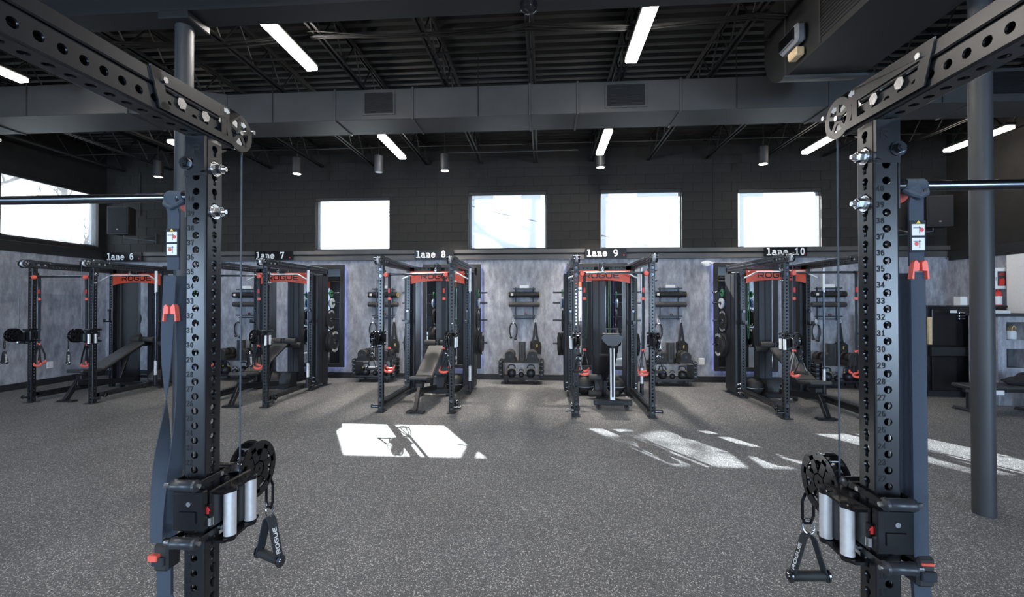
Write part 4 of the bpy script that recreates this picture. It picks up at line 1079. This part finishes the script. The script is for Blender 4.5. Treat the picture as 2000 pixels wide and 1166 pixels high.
def mk_grid_roller(label, loc):
    t = thing('grid_foam_roller', label, 'foam roller', loc, 0, 'ribbed foam rollers')
    pr = [(.045, -.33)]; x = -.33
    for i in range(22):
        pr += [(.063, x), (.063, x+.020), (.057, x+.022), (.057, x+.029)]; x += .03
    pr += [(.063, .33), (.045, .33)]
    MB().lathe(pr, (0, 0, 0), 'x', 24).build('ribbed_sleeve', 'rubber', t)
    for s in (-1, 1): MB().ring((s*.331, 0, 0), 'x', .040, .058, .006, 24).build('end_ring', 'yellow' if s > 0 else 'matt_black', t)
    MB().box(-.285, -.235, -.0655, -.0625, -.025, .025, .001).build('logo_patch', 'white_print', t)
    return t
def mk_plain_roller(label, loc):
    t = thing('smooth_foam_roller', label, 'foam roller', loc, 0, 'smooth foam rollers')
    MB().lathe([(.02, -.335), (.048, -.335), (.055, -.325), (.055, .325), (.048, .335), (.02, .335)], (0, 0, 0), 'x', 24).build('cylinder', 'foam', t)
    MB().cyl((-.336, 0, 0), (.336, 0, 0), .021, 14).build('core', 'matt_black', t)
    return t
def mk_box(label, loc):
    t = thing('tissue_box', label, 'box', loc, 0, 'white boxes on the top shelves')
    MB().box(-.10, .10, -.05, .05, 0, .075, .006).build('carton', 'white_paint', t)
    MB().box(-.08, .08, -.018, .018, .075, .078, .001).build('slot', 'white_print', t)
    return t
def mk_clips(label, loc):
    t = thing('bar_clip', label, 'clip', loc, 0, 'small bar clips')
    MB().ring((0, 0, .026), 'y', .018, .026, .03, 16).build('band', 'rubber', t); MB().box(-.012, .016, -.02, .02, .048, .060, .003).build('lever', 'red', t)
    return t
def mk_rope(label, loc):
    t = thing('triceps_rope', label, 'rope', loc, 0, 'triceps ropes on hooks')       # origin at the hook
    MB().tube([(.018*math.cos(a), 0, -.045+.045*math.sin(a)) for a in [i*.4 for i in range(16)]], .006, 8, True).build('carabiner', 'brushed_silver', t)
    pts = [(-.05, 0, -.40), (-.078, 0, -.30), (-.078, 0, -.20), (-.05, 0, -.125), (0, 0, -.095), (.05, 0, -.125), (.078, 0, -.20), (.078, 0, -.32), (.045, 0, -.43)]
    MB().tube(pts, .0145, 10).build('rope', 'strap_dark', t)
    for q in (pts[0], pts[-1]): MB().ball((q[0], 0, q[2]-.012), .03, 14).build('end_knob', 'rubber', t)
    MB().box(-.022, .022, -.018, .018, -.115, -.085, .005).build('swivel', 'zinc', t)
    return t
def mk_ab(label, loc):
    t = thing('ab_strap', label, 'strap', loc, 0, 'padded ab straps on hooks')
    MB().tube([(.018*math.cos(a), 0, -.045+.045*math.sin(a)) for a in [i*.4 for i in range(16)]], .006, 8, True).build('carabiner', 'brushed_silver', t)
    m = MB()
    for s in (-1, 1): m.ribbon([(0, s*.008, -.08), (s*.02, s*.012, -.22), (s*.028, s*.014, -.36), (s*.06, s*.016, -.52)], (1, 0, 0), [.03, .04, .05, .05], .004)
    m.build('webbing', 'strap_dark', t)
    for dx, dz in ((-.01, 0), (.025, -.02)):
        pd = MB().prism([(-.10+dx, -.50+dz), (-.105+dx, -.60+dz), (-.085+dx, -.74+dz), (.09+dx, -.75+dz), (.105+dx, -.60+dz), (.09+dx, -.50+dz), (.04+dx, -.46+dz), (-.03+dx, -.46+dz)], 'y', -.012 if dx < 0 else -.040, .014 if dx < 0 else -.014).build('padded_cuff', 'cloth_black', t)
    MB().prism([(.025, -.62), (.05, -.62), (.045, -.585), (.055, -.56), (.03, -.55), (.02, -.58)], 'y', -.042, -.040).build('gold_logo', 'gold', t)
    return t
def mk_cart(label, loc):
    t = thing('storage_cart', label, 'cart', loc, 0, 'accessory storage carts')
    MB().box(-.37, .37, -.20, .20, .44, .455, .003).build('top_shelf', 'steel_black', t)
    MB().box(-.37, .37, -.20, .20, .115, .13, .003).box(-.37, .37, -.20, -.195, .115, .15).build('bottom_shelf', 'steel_black', t)
    for s in (-1, 1):
        sp = MB().box(s*.37, s*.38, -.20, .20, .09, .50, .003).build('side_panel', 'steel_black', t)
        for i in range(4):
            z = .135+.088*i; MB().prism([(s*.38, z), (s*.405, z), (s*.475, z+.022), (s*.475, z+.034), (s*.40, z+.012), (s*.38, z+.012)], 'y', -.17, .17).build('cradle', 'steel_black', sp)
        for y in (-.15, .15):
            c = MB().box(s*.30-.014, s*.30+.014, y-.014, y+.014, .05, .115, .003).build('caster', 'guide', t)
            MB().cyl((s*.30-.012, y+.01, .034), (s*.30+.012, y+.01, .034), .034, 16).build('wheel', 'rubber', c)
    return t
def mk_hex(label, loc):
    t = thing('hex_dumbbell', label, 'dumbbell', loc, 0, 'small dumbbells racked on the cart sides')
    for y0, y1 in ((-.15, -.075), (.075, .15)):
        h = MB()
        h.prism([(.046*math.cos(R(30+60*i)), .046*math.sin(R(30+60*i))) for i in range(6)], 'y', y0, y1).build('head', 'rubber', t)
    MB().cyl((0, -.075, 0), (0, .075, 0), .014, 12).build('handle', 'zinc', t)
    m = MB(); m.prism([(-.026, -.006), (.026, -.006), (.020, .012), (-.020, .012)], 'y', -.1515, -.150); m.build('marking', 'grey_plastic', t)
    return t
def mk_adj(label, loc):
    t = thing('adjustable_dumbbell', label, 'dumbbell', loc, 0, 'round adjustable dumbbells')
    MB().prism([(-.13, 0), (.13, 0), (.13, .03), (.095, .09), (-.095, .09), (-.13, .03)], 'y', -.19, .19).build('cradle', 'matt_black', t)
    for s in (-1, 1):
        h = MB().lathe([(.001, s*.055), (.095, s*.055), (.106, s*.065), (.106, s*.175), (.095, s*.188), (.03, s*.188), (.001, s*.184)], (0, 0, .135), 'y', 28).build('head', 'rubber', t)
        MB().cyl((0, s*.186, .135), (0, s*.194, .135), .022, 14).build('dial', 'guide', h)
    MB().cyl((0, -.06, .135), (0, .06, .135), .017, 12).build('handle', 'zinc', t)
    return t
def mk_kettle(r, mk='cast_iron'):
    def f(label, loc):
        t = thing('kettlebell', label, 'kettlebell', loc, 0, 'kettlebells on the carts')
        pr = [(.001, 0), (r*.55, 0), (r*.86, r*.35), (r, r*.9), (r*.9, r*1.4), (r*.55, r*1.78), (.001, r*1.9)]
        MB().lathe(pr, (0, 0, 0), 'z', 26).build('bell', mk, t)
        MB().tube([(-r*.62, 0, r*1.6), (-r*.78, 0, r*2.1), (-r*.66, 0, r*2.62), (-r*.3, 0, r*2.82), (r*.3, 0, r*2.82), (r*.66, 0, r*2.62), (r*.78, 0, r*2.1), (r*.62, 0, r*1.6)], r*.16, 10).build('handle', 'guide', t)
        for s in (-1, 1): MB().tube([(s*r*.70, 0, r*1.76), (s*r*.755, 0, r*1.98)], r*.175, 10).build('colour_band', 'yellow' if r > .08 else 'white_print', t)
        return t
    return f
def mk_block(label, loc):
    t = thing('foam_block', label, 'block', loc, 0, 'tall foam blocks on the carts')
    MB().prism([(-.075, -.03), (-.045, -.06), (.045, -.06), (.075, -.03), (.075, .05), (-.075, .05)], 'z', 0, .40).build('block', 'vinyl', t)
    MB().box(-.018, .018, -.062, -.060, .06, .34, .0005).build('embossed_strip', 'rubber', t)
    return t
for gx, where in GAPS:
    rep('shelf', mk_shelf, 'slim black wall shelf unit '+where, (gx, W, 0))
    rep('grid', mk_grid_roller, 'ribbed black foam roller on the wall '+where, (gx, W-.085, 1.862))
    rep('plain', mk_plain_roller, 'smooth grey foam roller on the wall '+where, (gx, W-.08, 1.650))
    rep('tissue', mk_box, 'white box on the top shelf '+where, (gx, W-.065, 1.99))
    rep('clip', mk_clips, 'small red-levered bar clip on the lower shelf '+where, (gx+.03, W-.065, 1.405))
    rep('rope', mk_rope, 'black triceps rope on a hook '+where, (gx-.24, W-.055, 1.345))
    rep('ab', mk_ab, 'black padded strap on a hook '+where, (gx+.24, W-.055, 1.345))
    cy_ = 9.27
    rep('cart', mk_cart, 'black wheeled storage cart '+where, (gx-.05, cy_, 0))
    for s, w_ in ((-1, 'left'), (1, 'right')):
        rep('adj', mk_adj, 'round dumbbell on %s of cart %s' % (w_, where), (gx-.05+s*.235, cy_, .455))
        rep('kb', mk_kettle(.092), 'large kettlebell on %s of cart %s' % (w_, where), (gx-.05+s*.20, cy_-.06, .13))
        for i in range(4):
            if 'hex' not in first: first['hex'] = mk_hex('', (0, 0, 0))
            lab = '%s dumbbell %s side of cart %s' % (('lowest', 'lower-middle', 'upper-middle', 'topmost')[i], w_, where)
            loc = (gx-.05+s*.43, cy_, .135+.088*i+.060)
            if first['hex']['label'] == '': first['hex']['label'] = lab; first['hex'].location = loc
            else: clone(first['hex'], lab, loc)
    rep('kbs', mk_kettle(.058), 'small kettlebell in the middle of the cart '+where, (gx-.05, cy_-.05, .13))
    rep('block', mk_block, 'tall black foam block on the cart '+where, (gx-.04, cy_+.12, .455))

# ------------------------------------------------------------------ wall fittings
def outlet(label, loc, rz):
    t = thing('wall_outlet', label, 'outlet', loc, rz); MB().box(-.06, .06, -.010, 0, -.07, .07, .004).build('cover_plate', 'white_paint', t)
    for x in (-.028, .028):
        s = MB().box(x-.017, x+.017, -.013, -.009, -.045, .045, .002).build('socket', 'white_print', t)
outlet('white double wall outlet beside the lane ten mirror', (3.36, W, .44), 0)
outlet('white wall outlet low on the left side wall', (XL, 8.45, .40), R(90))
t = thing('thermostat', 'small white thermostat on the back wall left of the lane eight rack', 'thermostat', (-3.02, W, 1.18))
MB().box(-.06, .06, -.022, 0, -.075, .075, .006).build('case', 'white_paint', t); MB().box(-.03, .03, -.025, -.021, -.01, .04, .002).build('screen', 'guide', t)
t = thing('exit_floodlight', 'white twin-head emergency light above the wall left of the lane ten mirror', 'light', (3.47, W, 2.52))
MB().lathe([(.001, -.055), (.10, -.05), (.115, -.02), (.115, .0)], (0, 0, 0), 'y', 28).build('body', 'white_paint', t)
for s in (-1, 1): MB().lathe([(.001, -.09), (.035, -.088), (.045, -.05), (.040, -.03)], (s*.085, 0, .012), 'y', 18).build('lamp_head', 'white_paint', t)
for x in t.children: x.scale = (1, 1, .55)
def speaker(label, loc, rz, s):
    t = thing('wall_speaker', label, 'speaker', loc, rz, 'wall speakers on brackets')
    cab = MB().prism([(-.22, -.14), (.22, -.14), (.16, .16), (-.16, .16)], 'z', -.30, .30).build('cabinet', 'matt_black', t)
    MB().box(-.20, .20, -.150, -.139, -.28, .28, .01).build('grille', 'cloth_black', cab)
    MB().box(-.02, .02, -.153, -.149, -.215, -.19, .001).build('badge', 'grey_plastic', cab)
    m = MB().tube([(0, .05, -.30), (0, .05, -.36), (s*.50, .30, -.40)], .014, 8).tube([(s*.25, .17, -.38), (s*.50, .30, -.27)], .012, 8).box(s*.50-.015, s*.50+.015, .28, .33, -.45, -.22, .003)
    m.build('wall_bracket', 'guide', t)
    return t
speaker('black wall speaker on a bracket near the left side window', (-9.33, 9.16, 3.50), R(8), 1)
tag(MB().tube([(-9.36, W-.02, 3.7), (-9.36, W-.02, 4.7)], .011, 8).build('conduit', 'guide'), 'thin vertical conduit above the left wall speaker', 'conduit')
speaker('black wall speaker on a bracket behind the right hanging strap', (7.62, 9.12, 3.45), R(-8), -1)
for x, lab in ((-2.35, 'left of the lane eight sign'), (3.62, 'between the right-hand back windows')):
    tag(MB().tube([(x, W-.012, 4.75), (x-.01, W-.012, 3.6), (x, W-.012, 3.05), (x+.05, W-.012, 2.95), (x+.05, W-.012, 2.86)], .007, 6).build('wall_cable', 'matt_black'), 'thin black cable running down the block wall '+lab, 'cable')
# ------------------------------------------------------------------ service corner on the right
t = thing('black_cabinet', 'wide black cabinet against the right wall with paper sheets', 'cabinet', (6.9, 8.40, 0))
MB().box(0, 1.32, .03, .60, .10, 1.60, .006).build('body', 'gloss_black', t)
MB().box(-.02, 1.34, -.0, .62, 1.60, 1.64, .004).build('top', 'gloss_black', t)
MB().box(.06, 1.30, -.004, .03, .92, 1.57, .008).build('door', 'gloss_black', t)
MB().box(.02, 1.30, -.05, .03, .74, .90, .008).build('ledge', 'matt_black', t)
MB().box(.06, 1.30, -.002, .03, .12, .72, .008).build('door', 'gloss_black', t)
MB().box(.03, 1.29, .06, .58, 0, .10).build('plinth', 'matt_black', t)
for z in (1.49, 1.44, 1.39): MB().box(.50, .60, -.022, -.002, z, z+.025, .004).build('latch', 'zinc', t)
MB().box(.36, .47, -.008, -.003, 1.505, 1.55, .001).build('white_tag', 'white_print', t)
MB().box(-.006, .055, -.006, .03, .94, 1.43, .001).build('paper_strip', 'ivory', t)
tag(MB().box(7.53, 7.65, 8.50, 8.64, 1.64, 1.80, .006).build('carton', 'white_paint'), 'small white carton on the black cabinet behind the column', 'box')
t = thing('plyo_box', 'tall black box with white lettering left of the black cabinet', 'box', (6.62, 8.88, 0))
MB().box(-.24, .24, -.25, .25, 0, 1.45, .008).build('shell', 'matt_black', t)
m = MB(); text(m, 'ROGUE', plane_place((-.14, -.2505, .64), (1, 0, 0), (0, 0, 1), (0, -1, 0)), .05, .055, .072, .014, 0, .001); m.build('lettering', 'white_print', t)
t = thing('fire_extinguisher', 'red fire extinguisher with white label on the black cabinet top', 'extinguisher', (8.15, 8.50, 1.64))
MB().lathe([(.001, 0), (.055, 0), (.058, .01), (.058, .21), (.045, .25), (.02, .27), (.018, .29), (.001, .29)], (0, 0, 0), 'z', 24).build('cylinder', 'red', t)
MB().ring((0, 0, .09), 'z', .0575, .0595, .15, 24).build('label_band', 'white_print', t)
MB().box(-.02, .02, -.02, .02, .285, .33, .004).box(-.02, .10, -.012, .012, .335, .35, .003).box(-.02, .10, -.012, .012, .30, .312, .003).build('valve', 'zinc', t)
MB().tube([(-.02, 0, .31), (-.07, 0, .30), (-.08, 0, .22)], .012, 8).build('hose', 'rubber', t)
t = thing('defibrillator_cabinet', 'white defibrillator cabinet with red bag in the right wall corner', 'cabinet', (8.02, 8.45, 1.93))
MB().box(0, .248, .01, .17, 0, .385, .008).build('case', 'white_paint', t)
MB().box(.008, .242, 0, .012, .012, .373, .004).build('door', 'white_paint', t)
MB().box(.085, .222, -.004, .002, .06, .32, .002).build('pane', 'guide', t)
MB().prism([(.10, .07), (.19, .07), (.20, .15), (.18, .20), (.15, .18), (.11, .19)], 'y', -.010, -.003).build('red_bag', 'red', t)
m = MB(); text(m, 'AED', plane_place((.105, -.0045, .245), (1, 0, 0), (0, 0, 1), (0, -1, 0)), .045, .024, .034, .008, 0, .001); m.build('lettering', 'red', t)
m = MB(); text(m, 'AED', plane_place((-.0005, .15, .265), (0, -1, 0), (0, 0, 1), (-1, 0, 0)), .045, .026, .042, .008, 0, .001); m.build('side_lettering', 'sign_black', t)
MB().prism([(.06, .10), (.095, .145), (.085, .17), (.07, .17), (.06, .158), (.05, .17), (.035, .17), (.025, .145)], 'x', -.002, 0).build('heart', 'red', t)
MB().box(.052, .062, -.008, 0, .15, .22, .003).build('latch', 'grey_plastic', t)
t = thing('reception_counter', 'grey mottled counter with two square niches at the right edge', 'counter', (7.46, 7.78, 0))
b = MB()
n1, n2 = (.13, .40, 1.08, 1.37), (.14, .41, .62, .93)
b.box(0, .13, 0, .5, 0, 1.46).box(.41, .78, 0, .5, 0, 1.46).box(.13, .41, 0, .5, 0, .62).box(.13, .41, 0, .5, .93, 1.08).box(.13, .41, 0, .5, 1.37, 1.46).box(.13, .41, .3, .5, .6, 1.4)
b.build('body', 'wallpaper', t)
MB().box(-.03, .80, -.03, .53, 1.46, 1.51, .006).build('top', 'column_grey', t)
for z0, z1 in ((1.081, 1.369), (.621, .929)): MB().box(.135, .405, .27, .298, z0, z1).build('niche_shade_back', 'engraved', t)  # near-black panels put the niches' deep shade into colour
tag(MB().box(7.45, 7.68, 7.80, 7.98, 1.511, 1.56, .003).build('paper_stack', 'white_print'), 'white stack of paper on the mottled counter', 'paper')
t = thing('towel_roll', 'cream towel roll standing in the upper counter niche', 'towel', (7.80, 7.93, 1.081))
MB().lathe([(.001, 0), (.065, 0), (.07, .02), (.07, .12), (.06, .14), (.001, .14)], (0, 0, 0), 'z', 20).build('roll', 'white_print', t)
MB().ribbon([(-.03, -.02, .14), (-.04, -.03, .19), (0, -.02, .225), (.04, -.01, .20), (.05, 0, .15)], (0, 1, 0), .07, .012).build('loose_end', 'ivory', t)
t = thing('flat_bench', 'low black flat bench in front of the mottled counter', 'bench', (7.0, 7.30, 0))
MB().box(-.55, .62, -.17, .17, .37, .43, .018).build('pad', 'vinyl', t)
MB().box(-.50, .58, -.03, .03, .31, .37, .004).build('rail', 'steel_black', t)
for x in (-.42, .5):
    MB().box(x-.03, x+.03, -.03, .03, .05, .32, .004).build('leg', 'steel_black', t); MB().box(x-.035, x+.035, -.24, .24, .012, .05, .006).box(x-.04, x+.04, -.25, -.19, 0, .02).box(x-.04, x+.04, .19, .25, 0, .02).build('foot_bar', 'guide', t)
MB().box(-.20, -.08, -.175, -.168, .30, .37, .003).build('tag_plate', 'white_print', t)
def lump(name, label, cat, loc, pts, m):
    """folded cloth: overlapping rounded folds in one skin"""
    bm = MB()
    for (x, y, z, a, b_, c_) in pts: bm.ball((x, y, z), 1, 18, (a, b_, c_))
    me = bm.mesh(name, m); o = put(name, me, None, loc); md = o.modifiers.new('remesh', 'REMESH'); md.mode = 'VOXEL'; md.voxel_size = .012
    tx = bpy.data.textures.new(name+'_folds', 'CLOUDS'); tx.noise_scale = .09
    d_ = o.modifiers.new('folds', 'DISPLACE'); d_.texture = tx; d_.strength = .05; d_.mid_level = .6
    o.modifiers.new('smooth', 'SMOOTH').iterations = 3
    return tag(o, label, cat)
lump('jacket', 'crumpled black jacket lying on the low flat bench', 'jacket', (7.30, 7.30, .44), [(0, 0, .05, .17, .14, .07), (.14, .04, .08, .12, .12, .09), (-.12, .02, .04, .10, .10, .055), (.05, -.03, .12, .09, .09, .07)], 'cloth_black')
lump('gym_bag', 'black soft bag on the floor at the right edge beside the counter', 'bag', (7.72, 7.26, .16), [(0, 0, .04, .17, .2, .18), (.05, -.08, 0, .17, .15, .14), (-.02, .08, .10, .12, .12, .11)], 'cloth_black')
